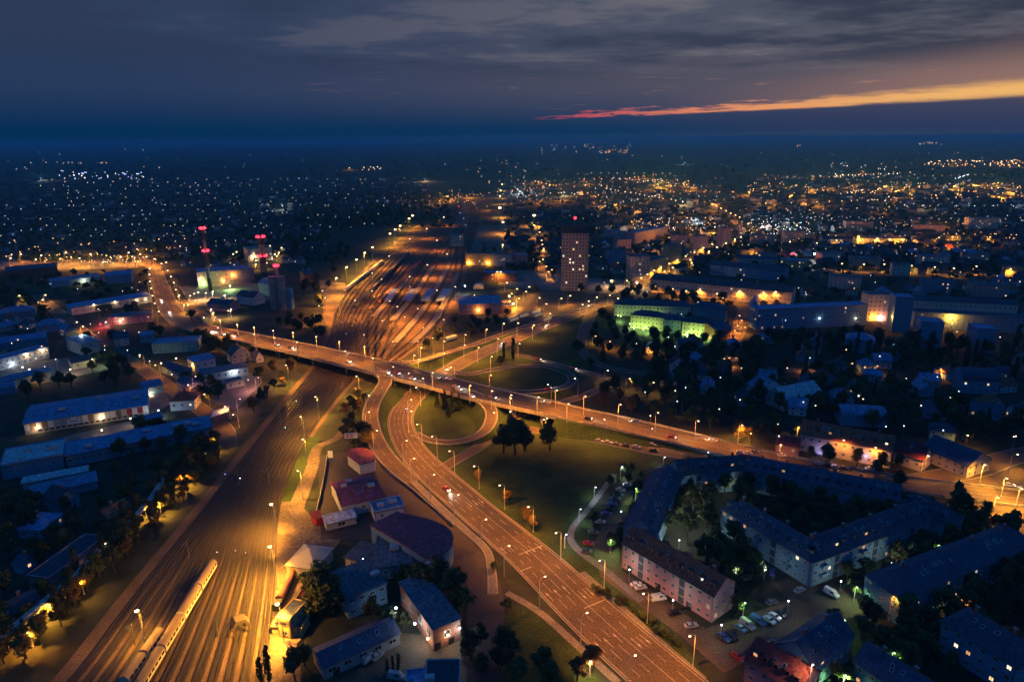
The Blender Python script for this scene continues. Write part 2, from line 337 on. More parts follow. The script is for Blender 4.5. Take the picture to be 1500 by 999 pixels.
# ---- roads
ROADS = []
def road(name, pts, m='asphalt', lift=.06, kerb=True, lines='edge', deck=None, skirt=None, label=None, cat=None, n=8, lanes=2, par=False):
    "pts: (px, py, z, width); deck = thickness of an elevated slab, skirt = list of (i0, i1) shares with a grass bank"
    W = []
    for p in pts:
        q = G(p[0], p[1], p[2]); W.append((q.x, q.y, p[2], p[3]))
    S = spline(W, n); ROADS.append(S)
    cs = [Vector((s[0], s[1], s[2] + lift)) for s in S]
    nr = []
    for i in range(len(cs)):
        d = cs[min(i + 1, len(cs) - 1)] - cs[max(i - 1, 0)]; d.z = 0; d.normalize(); nr.append(Vector((d.y, -d.x, 0)))   # to the right
    hw = [s[3] / 2 for s in S]
    def ribbon(o0, o1, dz, m_, rng=None, mb=None, step=None):
        b = mb or MB()
        for i in (rng or range(len(cs) - 1)):
            a0, a1 = (o0(i), o1(i)); b0, b1 = (o0(i + 1), o1(i + 1)); u = Vector((0, 0, dz))
            b.poly([cs[i] + nr[i] * a0 + u, cs[i] + nr[i] * a1 + u, cs[i + 1] + nr[i + 1] * b1 + u, cs[i + 1] + nr[i + 1] * b0 + u], m_)
        return b
    if label: root = thing(name, label, cat)
    else: root = put(name, None); root['kind'] = 'structure'
    put('carriageway', ribbon(lambda i: -hw[i], lambda i: hw[i], 0, m).mesh('carriageway'), root)
    def rail_strip(side, w_, h, m_, nm, inset=0.0, z0=0.0):
        b = MB()
        for i in range(len(cs) - 1):
            for (o0, o1, u0, u1) in ((0, 0, z0, h), (0, w_, h, h), (w_, w_, h, z0)):
                A = lambda j, o, u: cs[j] + nr[j] * side * (hw[j] - inset + o) + Vector((0, 0, u))
                b.poly([A(i, o0, u0), A(i + 1, o0, u0), A(i + 1, o1, u1), A(i, o1, u1)], m_)
        put(nm, b.mesh(nm), root)
    if deck:
        for s_ in (-1, 1): rail_strip(s_, .35, .95 if par else .3, 'concrete', 'parapet', .4, -deck)
        put('deck_slab', ribbon(lambda i: hw[i] - .1, lambda i: -hw[i] + .1, -deck, 'concrete').mesh('deck'), root)
    elif kerb:
        for s_ in (-1, 1): rail_strip(s_, .3, .12, 'kerb', 'kerb', 0, -.05)
    if skirt:
        for s_ in (-1, 1):
            b = MB()
            for i in range(int(skirt[0] * (len(cs) - 1)), int(skirt[1] * (len(cs) - 1))):
                z0, z1 = cs[i].z - .3, cs[i + 1].z - .3
                A0 = cs[i] + nr[i] * s_ * (hw[i] - .05); A1 = cs[i + 1] + nr[i + 1] * s_ * (hw[i + 1] - .05)
                B0 = cs[i] + nr[i] * s_ * (hw[i] + max(z0, 0) * 1.35); B1 = cs[i + 1] + nr[i + 1] * s_ * (hw[i + 1] + max(z1, 0) * 1.35)
                A0.z -= .3; A1.z -= .3; B0.z = B1.z = .022
                b.poly([A0, A1, B1, B0], 'grass')
            put('grass_bank', b.mesh('bank'), root)
    if lines:
        for s_ in (-1, 1):
            put('edge_line', ribbon(lambda i: s_ * (hw[i] - .75) - .1, lambda i: s_ * (hw[i] - .75) + .1, .012, 'paint').mesh('line'), root)
        acc = 0; segs = {}
        b = MB()
        for i in range(len(cs) - 1):
            d = (cs[i + 1] - cs[i]).length; k = max(1, int(d / 3))
            for j in range(k):
                acc += d / k
                for ln in range(1, lanes):
                    f = ln / lanes * 2 - 1
                    solid = (lanes >= 4 and ln == lanes // 2)
                    if not solid and int(acc / 4.5) % 2: continue
                    t0, t1 = j / k, (j + (1 if solid else .95)) / k
                    o0 = cs[i].lerp(cs[i + 1], t0); o1 = cs[i].lerp(cs[i + 1], t1); n0 = nr[i].lerp(nr[i + 1], t0); n1 = nr[i].lerp(nr[i + 1], t1)
                    h0 = (hw[i] * (1 - t0) + hw[i + 1] * t0 - .75) * f; h1 = (hw[i] * (1 - t1) + hw[i + 1] * t1 - .75) * f
                    u = Vector((0, 0, .012)); q = .08
                    b.poly([o0 + n0 * (h0 - q) + u, o0 + n0 * (h0 + q) + u, o1 + n1 * (h1 + q) + u, o1 + n1 * (h1 - q) + u], 'paint')
        if b.f: put('lane_dashes', b.mesh('dashes'), root, kind='stuff')
    return root, cs, nr, hw
FLY = [(236, 420, 0, 17), (243, 440, 0, 18), (255, 461, .3, 20), (278, 476, 1.2, 20), (305, 484, 2.6, 20), (340, 491, 5, 20), (380, 499, 6.6, 20), (430, 509, 7, 20), (480, 520, 7, 21), (540, 534, 7, 22), (600, 549.5, 7, 21), (640, 559, 7, 21), (700, 575, 7, 21), (750, 586, 7, 20), (800, 597, 6.8, 19), (850, 609, 6, 18.5), (900, 619, 4.6, 18), (943, 629, 3.2, 18), (985, 639, 1.9, 18), (1025, 649, .9, 18), (1065, 659, .25, 17), (1110, 669, 0, 16), (1170, 681, 0, 15), (1250, 697, 0, 15), (1330, 710, 0, 15), (1420, 722, 0, 16), (1540, 735, 0, 16)]
fly, fcs, fnr, fhw = road('flyover', FLY, deck=1.3, lift=.09, lanes=4, label='long concrete road flyover crossing the railway and the interchange', cat='bridge', par=True, skirt=(.115, .24))
# second bank, on the far end of the flyover
def bank(i0, i1):
    for s_ in (-1, 1):
        b = MB()
        for i in range(i0, i1):
            A0 = fcs[i] + fnr[i] * s_ * (fhw[i] - .05); A1 = fcs[i + 1] + fnr[i + 1] * s_ * (fhw[i + 1] - .05)
            B0 = fcs[i] + fnr[i] * s_ * (fhw[i] + fcs[i].z * 1.35); B1 = fcs[i + 1] + fnr[i + 1] * s_ * (fhw[i + 1] + fcs[i + 1].z * 1.35)
            A0.z -= .35; A1.z -= .35; B0.z = B1.z = .024; b.poly([A0, A1, B1, B0], 'grass')
        put('grass_bank', b.mesh('bank'), fly)
bank(15 * 8 - 4, 21 * 8)
# piers: crossheads on pairs of columns
for i in [54, 62, 69, 76, 84, 90, 97, 106, 112]:
    for s_ in (-.6, 0, .6):
        b = MB(); p = fcs[i] + fnr[i] * s_ * fhw[i]; b.tube((p.x, p.y, 0), (p.x, p.y, p.z - 1.9), .6, .6, 'concrete', 8); put('pier', b.mesh('pier'), fly)
    b = MB(); A, B = fcs[i] - fnr[i] * fhw[i] * .85, fcs[i] + fnr[i] * fhw[i] * .85
    d = (B - A).normalized(); e = Vector((d.y, -d.x, 0)) * .7
    b.prism([A + e, A - e, B - e, B + e], p.z - 2.0, p.z - 1.32, 'concrete'); put('crosshead', b.mesh('crosshead'), fly)
rampA = road('slip_road', [(545, 540, 7, 7), (560, 549, 7, 8.5), (564.5, 558, 6.8, 8.5), (558, 571, 6, 8.5), (548.5, 586, 4.8, 8.8), (543, 602, 3.4, 9), (543, 618, 2, 9), (549, 641, .9, 9.2), (562, 664, .3, 9.2), (583, 687, 0, 9), (606, 706, 0, 8)], deck=1.1, lift=.07, lanes=2, skirt=(.25, .95))
road('main_road', [(900, 440, 0, 14), (860, 453, 0, 14), (830, 466, 0, 14), (790, 481, 0, 14), (757, 495, 0, 14), (720, 511, 0, 14), (690, 524, 0, 14), (660, 541, 0, 13.5), (638, 555, 0, 13.5), (617, 571, 0, 13.5), (600, 588, 0, 13.5), (588, 608, 0, 13.5), (588.5, 629, 0, 13.5), (599, 652, 0, 14), (616, 674, 0, 15), (640, 698, 0, 16), (668, 722, 0, 16), (700, 750, 0, 16), (740, 783, 0, 16.5), (790, 826, 0, 17.5), (850, 884, 0, 18.5), (900, 930, 0, 19), (950, 974, 0, 19), (1010, 1026, 0, 19)], lift=.06, lanes=5)
road('slip_road', [(572, 529, 7, 5), (592, 531.5, 6.5, 6), (620, 527.5, 5, 6.5), (650, 518.5, 3.2, 6.5), (690, 506.5, 1.4, 6.5), (730, 492, .4, 6.5), (770, 478.5, 0, 6.5), (815, 464, 0, 7), (868, 450, 0, 7)], deck=.9, lift=.05, lanes=2, skirt=(.05, .7))
road('loop_road', [(672, 570, 7, 6), (693, 577, 7, 7.5), (709, 588, 6.4, 7.5), (719, 601, 5.2, 7.2), (719, 616, 4, 7), (711, 630, 2.8, 6.5), (694, 641, 1.7, 6), (672, 646.5, 1, 5.6), (648, 647.5, .5, 5.2), (626, 643.5, .2, 5.2), (608, 635, 0, 5.2)], deck=.9, lift=.04, lanes=1, skirt=(.2, .95))
road('loop_road', [(668, 546, 0, 6), (690, 547.5, 0, 6), (725, 541, 0, 6), (765, 536, 0, 6), (805, 538, 0, 6), (833, 548, 0, 6), (838, 559, .4, 6), (822, 568, 1.8, 6), (790, 573, 4, 6), (756, 574, 6, 6), (722, 570, 7, 6)], 'asphalt_new', deck=.6, lift=.03, lanes=1, skirt=(.55, .9))
road('side_road', [(650, 685, 0, 6), (668, 674, 0, 6), (695, 659, 0, 6), (720, 642, 0, 6), (742, 621, 0, 6), (768, 605, 0, 6), (815, 592, 0, 6), (860, 578, 0, 6), (905, 558, 0, 6)], lift=.05, lanes=2, lines=None)
road('side_road', [(755, 520, 0, 5), (790, 527, 0, 5), (845, 542, 0, 5), (900, 557, 0, 5)], lift=.045, lines=None)
road('side_road', [(735, 625, 0, 6), (800, 632, 0, 7), (860, 640, 0, 8.5), (915, 650, 0, 10), (965, 661, 0, 9), (1000, 668, 0, 6)], lift=.042, lines=None)
road('avenue', [(236, 424, 0, 16.5), (229, 402, 0, 16), (224, 390, 0, 16), (205, 380, 0, 14), (170, 374, 0, 12), (90, 372, 0, 12), (0, 372, 0, 12)], lanes=4, lift=.055)
road('avenue', [(262, 440, 0, 9), (281, 452, 0, 9), (305, 464, 0, 8), (320, 470, 0, 8)], lift=.045, lines=None)
road('street', [(55, 432, 0, 9), (78, 452, 0, 10), (100, 470, 0, 11), (128, 490, 0, 8), (165, 512, 0, 8), (205, 538, 0, 9), (240, 562, 0, 9), (275, 586, 0, 9), (308, 610, 0, 9), (330, 632, 0, 9), (336, 655, 0, 7)], lift=.045, lines=None)
road('avenue', [(820, 421, 0, 10), (880, 428, 0, 12), (925, 424, 0, 13), (950, 407, 0, 13), (985, 392, 0, 13), (1030, 371, 0, 13), (1085, 349, 0, 14), (1075, 322, 0, 14), (1043, 300, 0, 14), (1010, 280, 0, 14)], lanes=4, lift=.05)
road('street', [(940, 421, 0, 11), (1000, 430, 0, 11), (1070, 442, 0, 11), (1090, 452, 0, 11), (1083, 480, 0, 11), (1072, 505, 0, 9)], lift=.04, lines=None)
road('street', [(870, 450, 0, 10), (852, 500, 0, 7), (870, 530, 0, 6), (930, 545, 0, 6), (1010, 545, 0, 6), (1080, 540, 0, 6), (1200, 545, 0, 6)], lift=.038, lines=None)
road('street', [(1075, 352, 0, 12), (1190, 354, 0, 12), (1330, 352, 0, 12), (1560, 350, 0, 12)], lift=.045, lines=None)
road('street', [(1100, 392, 0, 10), (1300, 400, 0, 10), (1560, 406, 0, 10)], lift=.045, lines=None)
road('street', [(1330, 705, 0, 10), (1420, 690, 0, 12), (1480, 670, 0, 12), (1560, 655, 0, 12)], lift=.045, lines=None)
road('street', [(736, 420, 0, 9), (742, 390, 0, 9), (737, 340, 0, 9), (738, 300, 0, 9), (741, 265, 0, 9), (745, 240, 0, 9)], lift=.045, lines=None)
road('street', [(795, 400, 0, 9), (792, 370, 0, 9), (786, 335, 0, 9), (780, 310, 0, 9)], lift=.045, lines=None)
road('path', [(515, 606, 0, 4), (495, 640, 0, 4.5), (466, 655, 0, 5), (457, 685, 0, 6), (443, 720, 0, 6.5), (430, 755, 0, 7), (418, 800, 0, 8), (415, 850, 0, 7)], 'dirt', lift=.05, lines=None, kerb=False)
road('path', [(605, 705, 0, 2.4), (640, 738, 0, 2.4), (680, 775, 0, 2.4), (712, 805, 0, 2.4), (720, 835, 0, 2.6), (722, 870, 0, 3)], 'paving', lift=.055, lines=None, kerb=True)
road('path', [(940, 880, 0, 3), (890, 838, 0, 3), (842, 800, 0, 3), (838, 775, 0, 2.6), (862, 745, 0, 2.6), (885, 715, 0, 2.6), (900, 695, 0, 2.4)], 'paving', lift=.05, lines=None, kerb=False)
road('path', [(742, 868, 0, 2.6), (790, 896, 0, 2.6), (840, 940, 0, 2.6), (905, 999, 0, 2.6)], 'paving', lift=.05, lines=None, kerb=False)
road('path', [(852, 838, 0, 3), (905, 886, 0, 3), (960, 935, 0, 3), (1030, 995, 0, 3)], 'paving', lift=.05, lines=None, kerb=False)
# painted arrows and stop lines on the main road
MRC = ROADS[2]
def along(S, i): a, b_ = S[i], S[i + 1]; d = Vector((b_[0] - a[0], b_[1] - a[1], 0)); return Vector((a[0], a[1], 0)), d.normalized(), a[3]
ar_me = MB()
ar_me.poly([(-.12, 0, 0), (.12, 0, 0), (.12, 3.2, 0), (-.12, 3.2, 0)], 'paint'); ar_me.poly([(-.5, 3.2, 0), (.5, 3.2, 0), (0, 5.2, 0)], 'paint')
ar_me = ar_me.mesh('arrow')
mr_ = [o for o in col.objects if o.name == 'main_road'][0]
for i in (132, 148, 158, 170):
    p, d, wd = along(MRC, i); nrm = Vector((d.y, -d.x, 0))
    for k, l in enumerate((-.36, -.18, .0, .2, .38)):
        q = p + nrm * wd * l; up = l < .1 and i < 156 or l < -.1
        put('lane_arrow', ar_me, mr_, (q.x, q.y, .085), math.atan2(d.y, d.x) + (-math.pi / 2 if up else math.pi / 2), (.9, 1.0, 1))
b = MB()
for i in range(121, 145):
    q4 = []
    for j, l in ((i, .05), (i, .44), (i + 1, .44), (i + 1, .05)):
        p, d, wd = along(MRC, j); q4.append(p - Vector((d.y, -d.x, 0)) * wd * l + Vector((0, 0, .066)))
    b.poly(q4, 'asphalt_new')
put('resurfaced_lanes', b.mesh('resurfaced'), mr_)
for i, l0, l1 in ((149, -.46, .18), (152, .2, .46), (161, -.46, .02)):
    p, d, wd = along(MRC, i); nrm = Vector((d.y, -d.x, 0)); b = MB()
    A, B = p + nrm * wd * l0, p + nrm * wd * l1; e = d * .2; u = Vector((0, 0, .084))
    b.poly([A - e + u, B - e + u, B + e + u, A + e + u], 'paint'); put('stop_line', b.mesh('stop'), mr_)

# ---- railway
LB = [(60, 1030), (110, 985), (205, 862), (300, 745), (372, 652), (432, 576), (472, 522), (487, 475), (500, 440), (532, 400), (578, 358), (628, 320), (672, 290)]
RB = [(395, 1030), (400, 960), (408, 850), (412, 740), (446, 650), (492, 586), (528, 545), (556, 505), (585, 462), (612, 420), (640, 375), (664, 330), (682, 292)]
Lw = spline([tuple(G(*p)) for p in LB], 6); Rw = spline([tuple(G(*p)) for p in RB], 6)
b = MB()
for i in range(len(Lw) - 1):
    e0 = (Vector(Lw[i]) - Vector(Rw[i])).normalized() * 5; e1 = (Vector(Lw[i + 1]) - Vector(Rw[i + 1])).normalized() * 5; u = Vector((0, 0, .012))
    b.poly([Vector(Lw[i]) + e0 + u, Vector(Rw[i]) - e0 * .5 + u, Vector(Rw[i + 1]) - e1 * .5 + u, Vector(Lw[i + 1]) + e1 + u][::-1], 'ballast')
put('railway_bed', b.mesh('bed'), kind='structure')
# station side bed
sheet('railway_bed', [(520, 560), (548, 500), (540, 470), (600, 395), (640, 360), (672, 300), (688, 300), (684, 350), (684, 400), (668, 450), (640, 490), (590, 525), (560, 545)], 'ballast', .025)
def track(S, nm, near=True):
    root = put(nm, None); root['kind'] = 'structure'
    C = [Vector((p[0], p[1], 0)) for p in S]; nr = []
    for i in range(len(C)):
        d = (C[min(i + 1, len(C) - 1)] - C[max(i - 1, 0)]).normalized(); nr.append(Vector((d.y, -d.x, 0)))
    b = MB()      # ballast shoulder, a low bank
    for i in range(len(C) - 1):
        for (o0, z0, o1, z1) in ((-1.55, .03, -1.15, .12), (-1.15, .12, 1.15, .12), (1.15, .12, 1.55, .03)):
            b.poly([C[i] + nr[i] * o0 + Vector((0, 0, z0)), C[i] + nr[i] * o1 + Vector((0, 0, z1)), C[i + 1] + nr[i + 1] * o1 + Vector((0, 0, z1)), C[i + 1] + nr[i + 1] * o0 + Vector((0, 0, z0))], 'track_bed')
    put('ballast_bank', b.mesh('ballast_bank'), root)
    for s_ in (-.75, .75):
        b = MB()
        for i in range(len(C) - 1):
            for (o0, z0, o1, z1) in ((-.07, .12, -.07, .34), (-.07, .34, .07, .34), (.07, .34, .07, .12)):
                b.poly([C[i] + nr[i] * (s_ + o0) + Vector((0, 0, z0)), C[i] + nr[i] * (s_ + o1) + Vector((0, 0, z1)), C[i + 1] + nr[i + 1] * (s_ + o1) + Vector((0, 0, z1)), C[i + 1] + nr[i + 1] * (s_ + o0) + Vector((0, 0, z0))], 'rail')
        put('rail', b.mesh('rail'), root)
    if near:
        b = MB()
        for i in range(len(C) - 1):
            if C[i].y > 420: break
            d = C[i + 1] - C[i]; k = max(1, int(d.length / .75)); u = d.normalized() * .13
            for j in range(k):
                p = C[i] + d * (j / k); q = nr[i] * 1.25; z = Vector((0, 0, .18))
                b.poly([p - q - u + z, p + q - u + z, p + q + u + z, p - q + u + z][::-1], 'sleeper')
        put('sleepers', b.mesh('sleepers'), root, kind='stuff')
mat('track_bed', (.034, .024, .017), .95, .35, .3, scale2=2.2)
NT = 13
TR = []
for k in range(NT):
    f = (k + .3) / NT
    S = [tuple(Vector(a).lerp(Vector(c_), f)) for a, c_ in zip(Lw, Rw)]
    TR.append(S); track(S, 'railway_track')
# station tracks between the platforms
PLAT = [[(548, 464), (580, 428), (611, 391)], [(575, 470), (606, 433), (634, 391)], [(578, 503), (612, 464), (633, 433), (656, 391)], [(604, 503), (632, 476), (653, 440), (671, 400)]]
for pl in PLAT:
    for off in (-3.6, 3.6):
        W_ = [G(*p) for p in pl]; st = G(545, 548); en = G(676, 330)
        d0 = (W_[1] - W_[0]).normalized()
        W_ = [st + Vector((off * .6, 0, 0))] + [p + Vector((off if abs(d0.x) < .6 else off * 1.1, off * .2, 0)) for p in W_] + [en + Vector((off, 0, 0))]
        track(spline([tuple(p) for p in W_], 8), 'railway_track', False)
for i, pl in enumerate(PLAT):
    W_ = spline([tuple(G(*p)) for p in pl], 6); b = MB(); C = [Vector(p) for p in W_]
    L_, R_ = [], []
    for j in range(len(C)):
        d = (C[min(j + 1, len(C) - 1)] - C[max(j - 1, 0)]).normalized(); n_ = Vector((d.y, -d.x, 0)) * 2.6; L_.append(C[j] - n_); R_.append(C[j] + n_)
    b.prism(L_ + R_[::-1], 0, .55, 'platform')
    t_ = thing('station_platform', f'{ORD[i]} pale station platform from the left, between the tracks', 'platform', group='station platforms'); put('platform_slab', b.mesh('platform'), t_)
# canopies over the platforms
for i, (x0, x1) in enumerate(((572, 582), (599, 611), (625, 637), (648, 659))):
    A, B, C2, D = G(x0 - 9, 441, 4.2), G(x1 - 9, 441, 4.2), G(x1 + 1, 423.5, 4.2), G(x0 + 1, 423.5, 4.2)
    o = (A + C2) / 2; o.z = 0
    t_ = thing('platform_canopy', f'dark blue platform canopy, {ORD[i]} from the left in the station', 'canopy', o, group='platform canopies')
    b = MB(); b.prism([p - o for p in (A, B, C2, D)], 4.2, 4.6, 'roof_blue'); put('roof', b.mesh('canopy'), t_)
    for f in (.05, .35, .65, .95):
        b = MB(); p = ((A + B) / 2).lerp((C2 + D) / 2, f) - o; b.tube((p.x, p.y, .5), (p.x, p.y, 4.2), .18, .18, 'metal'); put('post', b.mesh('post'), t_)
# rows of standing goods wagons in the yard
def wagon_row(px0, px1, k, m, lab):
    A, B = G(*px0), G(*px1); d = (B - A); n_ = k; L1 = d.length / k; rz = math.atan2(d.y, d.x)
    key = ('wagon', round(L1, 1), m)
    b = MB(); b.box(.5, L1 - .5, -1.4, 1.4, 1.1, 3.6, m); bm_ = b.mesh('wagon_body')
    b = MB(); b.box(.8, L1 - .8, -1.2, 1.2, .75, 1.1, 'dark')
    for x in (2, L1 - 2):
        for y in (-.75, .75): b.tube((x - .8, y - .1, .78), (x - .8, y + .1, .78), .45, .45, 'metal', 8); b.tube((x + .8, y - .1, .78), (x + .8, y + .1, .78), .45, .45, 'metal', 8)
    ch = b.mesh('wagon_chassis')
    for i in range(k):
        p = A + d * (i / k)
        t_ = thing('goods_wagon', f'{lab}, {ORD[i]} from its near end', 'wagon', p, rz, 'goods wagons standing in the yard')
        put('body', bm_, t_); put('chassis', ch, t_)
wagon_row((520, 452), (600, 372), 12, 'roof_dark', 'dark goods wagon in the left row of the rail yard')
wagon_row((556, 445), (628, 372), 10, 'wall_brick', 'brown goods wagon in the middle row of the rail yard')
wagon_row((505, 428), (560, 385), 8, 'wall_grey', 'grey goods wagon beside the yard floodlights')
# ================================================================== BUILDINGS
WME = {}
def win_mesh(wd, hh, pane):
    k = (wd, hh, pane)
    if k not in WME:
        b = MB(); t = .1
        for (x0, x1, z0, z1) in ((-wd / 2, wd / 2, -hh / 2, -hh / 2 + t), (-wd / 2, wd / 2, hh / 2 - t, hh / 2), (-wd / 2, -wd / 2 + t, -hh / 2 + t, hh / 2 - t), (wd / 2 - t, wd / 2, -hh / 2 + t, hh / 2 - t), (-t / 2, t / 2, -hh / 2 + t, hh / 2 - t)):
            b.box(x0, x1, -.10, .02, z0, z1, 'frame', False)
        b.poly([(-wd / 2 + t, -.03, -hh / 2 + t), (wd / 2 - t, -.03, -hh / 2 + t), (wd / 2 - t, -.03, hh / 2 - t), (-wd / 2 + t, -.03, hh / 2 - t)], pane)
        WME[k] = b.mesh('window')
    return WME[k]
def roof_mesh(kind, Lx, D, h, rh, m, wall):
    b = MB(); o = .45; gw = MB()
    def slab(pts, th=.18):       # a sloping plate with thickness
        b.poly(pts, m); low = [(p[0], p[1], p[2] - th) for p in pts]
        for i in range(len(pts)): j = (i + 1) % len(pts); b.poly([pts[j], pts[i], low[i], low[j]], m)
        b.poly(low[::-1], m)
    if kind == 'flat':
        b.box(-.25, Lx + .25, -.25, D + .25, h + .002, h + .3, m)
        for (x0, x1, y0, y1) in ((-.25, Lx + .25, -.25, .1), (-.25, Lx + .25, D - .1, D + .25), (-.25, .1, .1, D - .1), (Lx - .1, Lx + .25, .1, D - .1)): b.box(x0, x1, y0, y1, h + .302, h + .75, wall)
    elif kind == 'gable':
        k = rh / (D / 2); e = h - o * k
        slab([(-o, -o, e + .2), (Lx + o, -o, e + .2), (Lx + o, D / 2, h + rh + .2), (-o, D / 2, h + rh + .2)]); slab([(-o, D / 2, h + rh + .2), (Lx + o, D / 2, h + rh + .2), (Lx + o, D + o, e + .2), (-o, D + o, e + .2)])
        gw.poly([(0, D, h), (0, 0, h), (0, D / 2, h + rh)], wall); gw.poly([(Lx, 0, h), (Lx, D, h), (Lx, D / 2, h + rh)], wall)
    elif kind == 'gabley':
        k = rh / (Lx / 2); e = h - o * k
        slab([(-o, D + o, e + .2), (-o, -o, e + .2), (Lx / 2, -o, h + rh + .2), (Lx / 2, D + o, h + rh + .2)]); slab([(Lx / 2, D + o, h + rh + .2), (Lx / 2, -o, h + rh + .2), (Lx + o, -o, e + .2), (Lx + o, D + o, e + .2)])
        gw.poly([(0, 0, h), (Lx, 0, h), (Lx / 2, 0, h + rh)], wall); gw.poly([(Lx, D, h), (0, D, h), (Lx / 2, D, h + rh)], wall)
    elif kind == 'hip':
        i = min(D / 2, Lx / 2 * .98); z = h + .02; t = h + rh
        a, b_, c_, d = (-o, -o, z), (Lx + o, -o, z), (Lx + o, D + o, z), (-o, D + o, z); r0, r1 = (i, D / 2, t), (Lx - i, D / 2, t)
        slab([a, b_, r1, r0]); slab([b_, c_, r1]); slab([c_, d, r0, r1]); slab([d, a, r0])
    elif kind == 'mono':
        slab([(-o, -o, h + .2), (Lx + o, -o, h + .2), (Lx + o, D + o, h + rh + .2), (-o, D + o, h + rh + .2)])
        gw.poly([(0, D, h), (0, 0, h), (0, D, h + rh)], wall); gw.poly([(Lx, 0, h), (Lx, D, h), (Lx, D, h + rh)], wall); gw.poly([(Lx, D, h), (0, D, h), (0, D, h + rh), (Lx, D, h + rh)], wall)
    elif kind == 'barrel':
        n = 10; P = [(D / 2 - math.cos(math.pi * j / n) * (D / 2 + .2), h + math.sin(math.pi * j / n) * rh) for j in range(n + 1)]
        for j in range(n): slab([(-.2, P[j][0], P[j][1]), (Lx + .2, P[j][0], P[j][1]), (Lx + .2, P[j + 1][0], P[j + 1][1]), (-.2, P[j + 1][0], P[j + 1][1])], .1)
        gw.poly([(0, p[0], p[1]) for p in P], wall); gw.poly([(Lx, p[0], p[1]) for p in P[::-1]], wall)
    return b, gw
BN = []
def building(name, label, cat, A, B, h, D, roof='gable', rh=3.5, wall='wall_white', rm='roof_dark', floors=3, sp=3.4, lit=0.0, dorm=0, chim=0, ind=False, group=None, ww=1.3, wh=1.4, litm=('w_warm', 'w_cream', 'w_dim', 'w_orange'), world=False, ends=True, strips=0, z_first=None, vents=0, solidwin=True, doors=0, balc=0):
    a, c_ = (A, B) if world else (G(A[0], A[1], h), G(B[0], B[1], h))
    a = Vector((a[0], a[1], 0)); c_ = Vector((c_[0], c_[1], 0))
    u = (c_ - a).normalized(); v = Vector((-u.y, u.x, 0))
    if v.dot(a) < 0: a, c_ = c_, a; u = -u; v = -v
    Lx = (c_ - a).length; rz = math.atan2(u.y, u.x)
    root = thing(name, label, cat, a, rz, group); rr = random.Random(hash((round(a.x), round(a.y))) & 0xffff)
    BN.append((a + u * Lx / 2 + v * D / 2, h, a, u, v, Lx, D))
    b, gw = roof_mesh(roof, Lx, D, h, rh, rm, wall)
    wb = MB(); wb.box(0, Lx, 0, D, 0, h, wall, False); wb.f.pop(0); wb.m.pop(0)
    for f, m_ in zip(gw.f, gw.m): wb.poly([gw.v[i] for i in f], wall)
    put('wall', wb.mesh('wall'), root); ro = put('roof', b.mesh('roof'), root)
    faces = [('front', Lx, lambda s, z: ((s, 0, z), 0))]
    if ends:
        if (-u).dot(-a) > 0: faces.append(('left', D, lambda s, z: ((0, D - s, z), -math.pi / 2)))
        if u.dot(-c_) > 0: faces.append(('right', D, lambda s, z: ((Lx, s, z), math.pi / 2)))
    dark = MB()
    if floors:
        fh = h / floors
        for nm, Ln, f in faces:
            n = int((Ln - 1) / sp)
            if n < 1: continue
            for k in range(floors):
                z = (z_first if (z_first and k == 0) else fh * k + fh * .55)
                for j in range(n):
                    s = (j + .5) * Ln / n
                    if strips and nm == 'front' and (j % strips) == strips // 2: continue
                    p, r = f(s, z)
                    on = rr.random() < lit
                    if ind or on:
                        put('window', win_mesh(ww, min(wh, fh * .7), rr.choice(litm) if on else 'glass'), root, p, r)
                    else:
                        w2, h2 = ww / 2, min(wh, fh * .7) / 2; cs_, sn = math.cos(r), math.sin(r)
                        for (q, mm, y) in ((.0, 'frame', -.03), (.12, 'glass', -.06)):
                            dark.poly([(p[0] + x * cs_ - y * sn, p[1] + x * sn + y * cs_, p[2] + zz_) for x, zz_ in ((-w2 + q, -h2 + q), (w2 - q, -h2 + q), (w2 - q, h2 - q), (-w2 + q, h2 - q))], mm)
        if dark.f: put('windows', dark.mesh('windows'), root, kind='stuff')
    if strips:       # recessed dark stairwell strips with landings
        n = int((Lx - 1) / sp)
        for j in range(n):
            if (j % strips) == strips // 2:
                b = MB(); s = (j + .5) * Lx / n; b.box(s - 1.1, s + 1.1, -.12, .05, .3, h - .3, 'roof_dark')
                for z in (h * .33, h * .66): b.box(s - 1.1, s + 1.1, -.25, -.122, z - .5, z + .1, 'concrete')
                put('stairwell', b.mesh('stairwell'), root)
    for j in range(dorm):
        s = (j + .5 + rr.uniform(-.12, .12)) * Lx / dorm; k = rh / (D / 2); y0 = D * .16; zb = h + y0 * k
        dm = MB(); dm.box(-.8, .8, 0, 2.6, -.3, 1.3, wall); dm.box(-1, 1, -.25, 3.0, 1.302, 1.5, rm); dm.box(-.55, .55, -.06, 0.01, .15, 1.1, (rr.choice(litm) if rr.random() < lit * 1.2 else 'glass'))
        put('dormer', dm.mesh('dormer'), ro, (s, y0, zb))
    for j in range(chim):
        s = (j + .5) * Lx / chim; b = MB(); zt = h + (rh if roof not in ('flat',) else .4); b.box(-.5, .5, -.35, .35, -1.0, 1.2, 'wall_brick'); b.box(-.6, .6, -.45, .45, 1.202, 1.4, 'concrete')
        put('chimney', b.mesh('chimney'), ro, (s, D * .5 + .6, zt))
    for j in range(vents):
        b = MB(); q = rr.uniform(.8, 1.8); b.box(-q, q, -q * .7, q * .7, 0, rr.uniform(.7, 1.6), 'metal_pale')
        put('roof_unit', b.mesh('unit'), ro, (rr.uniform(.1, .9) * Lx, rr.uniform(.2, .8) * D, h + (.302 if roof == 'flat' else rh * .9)))
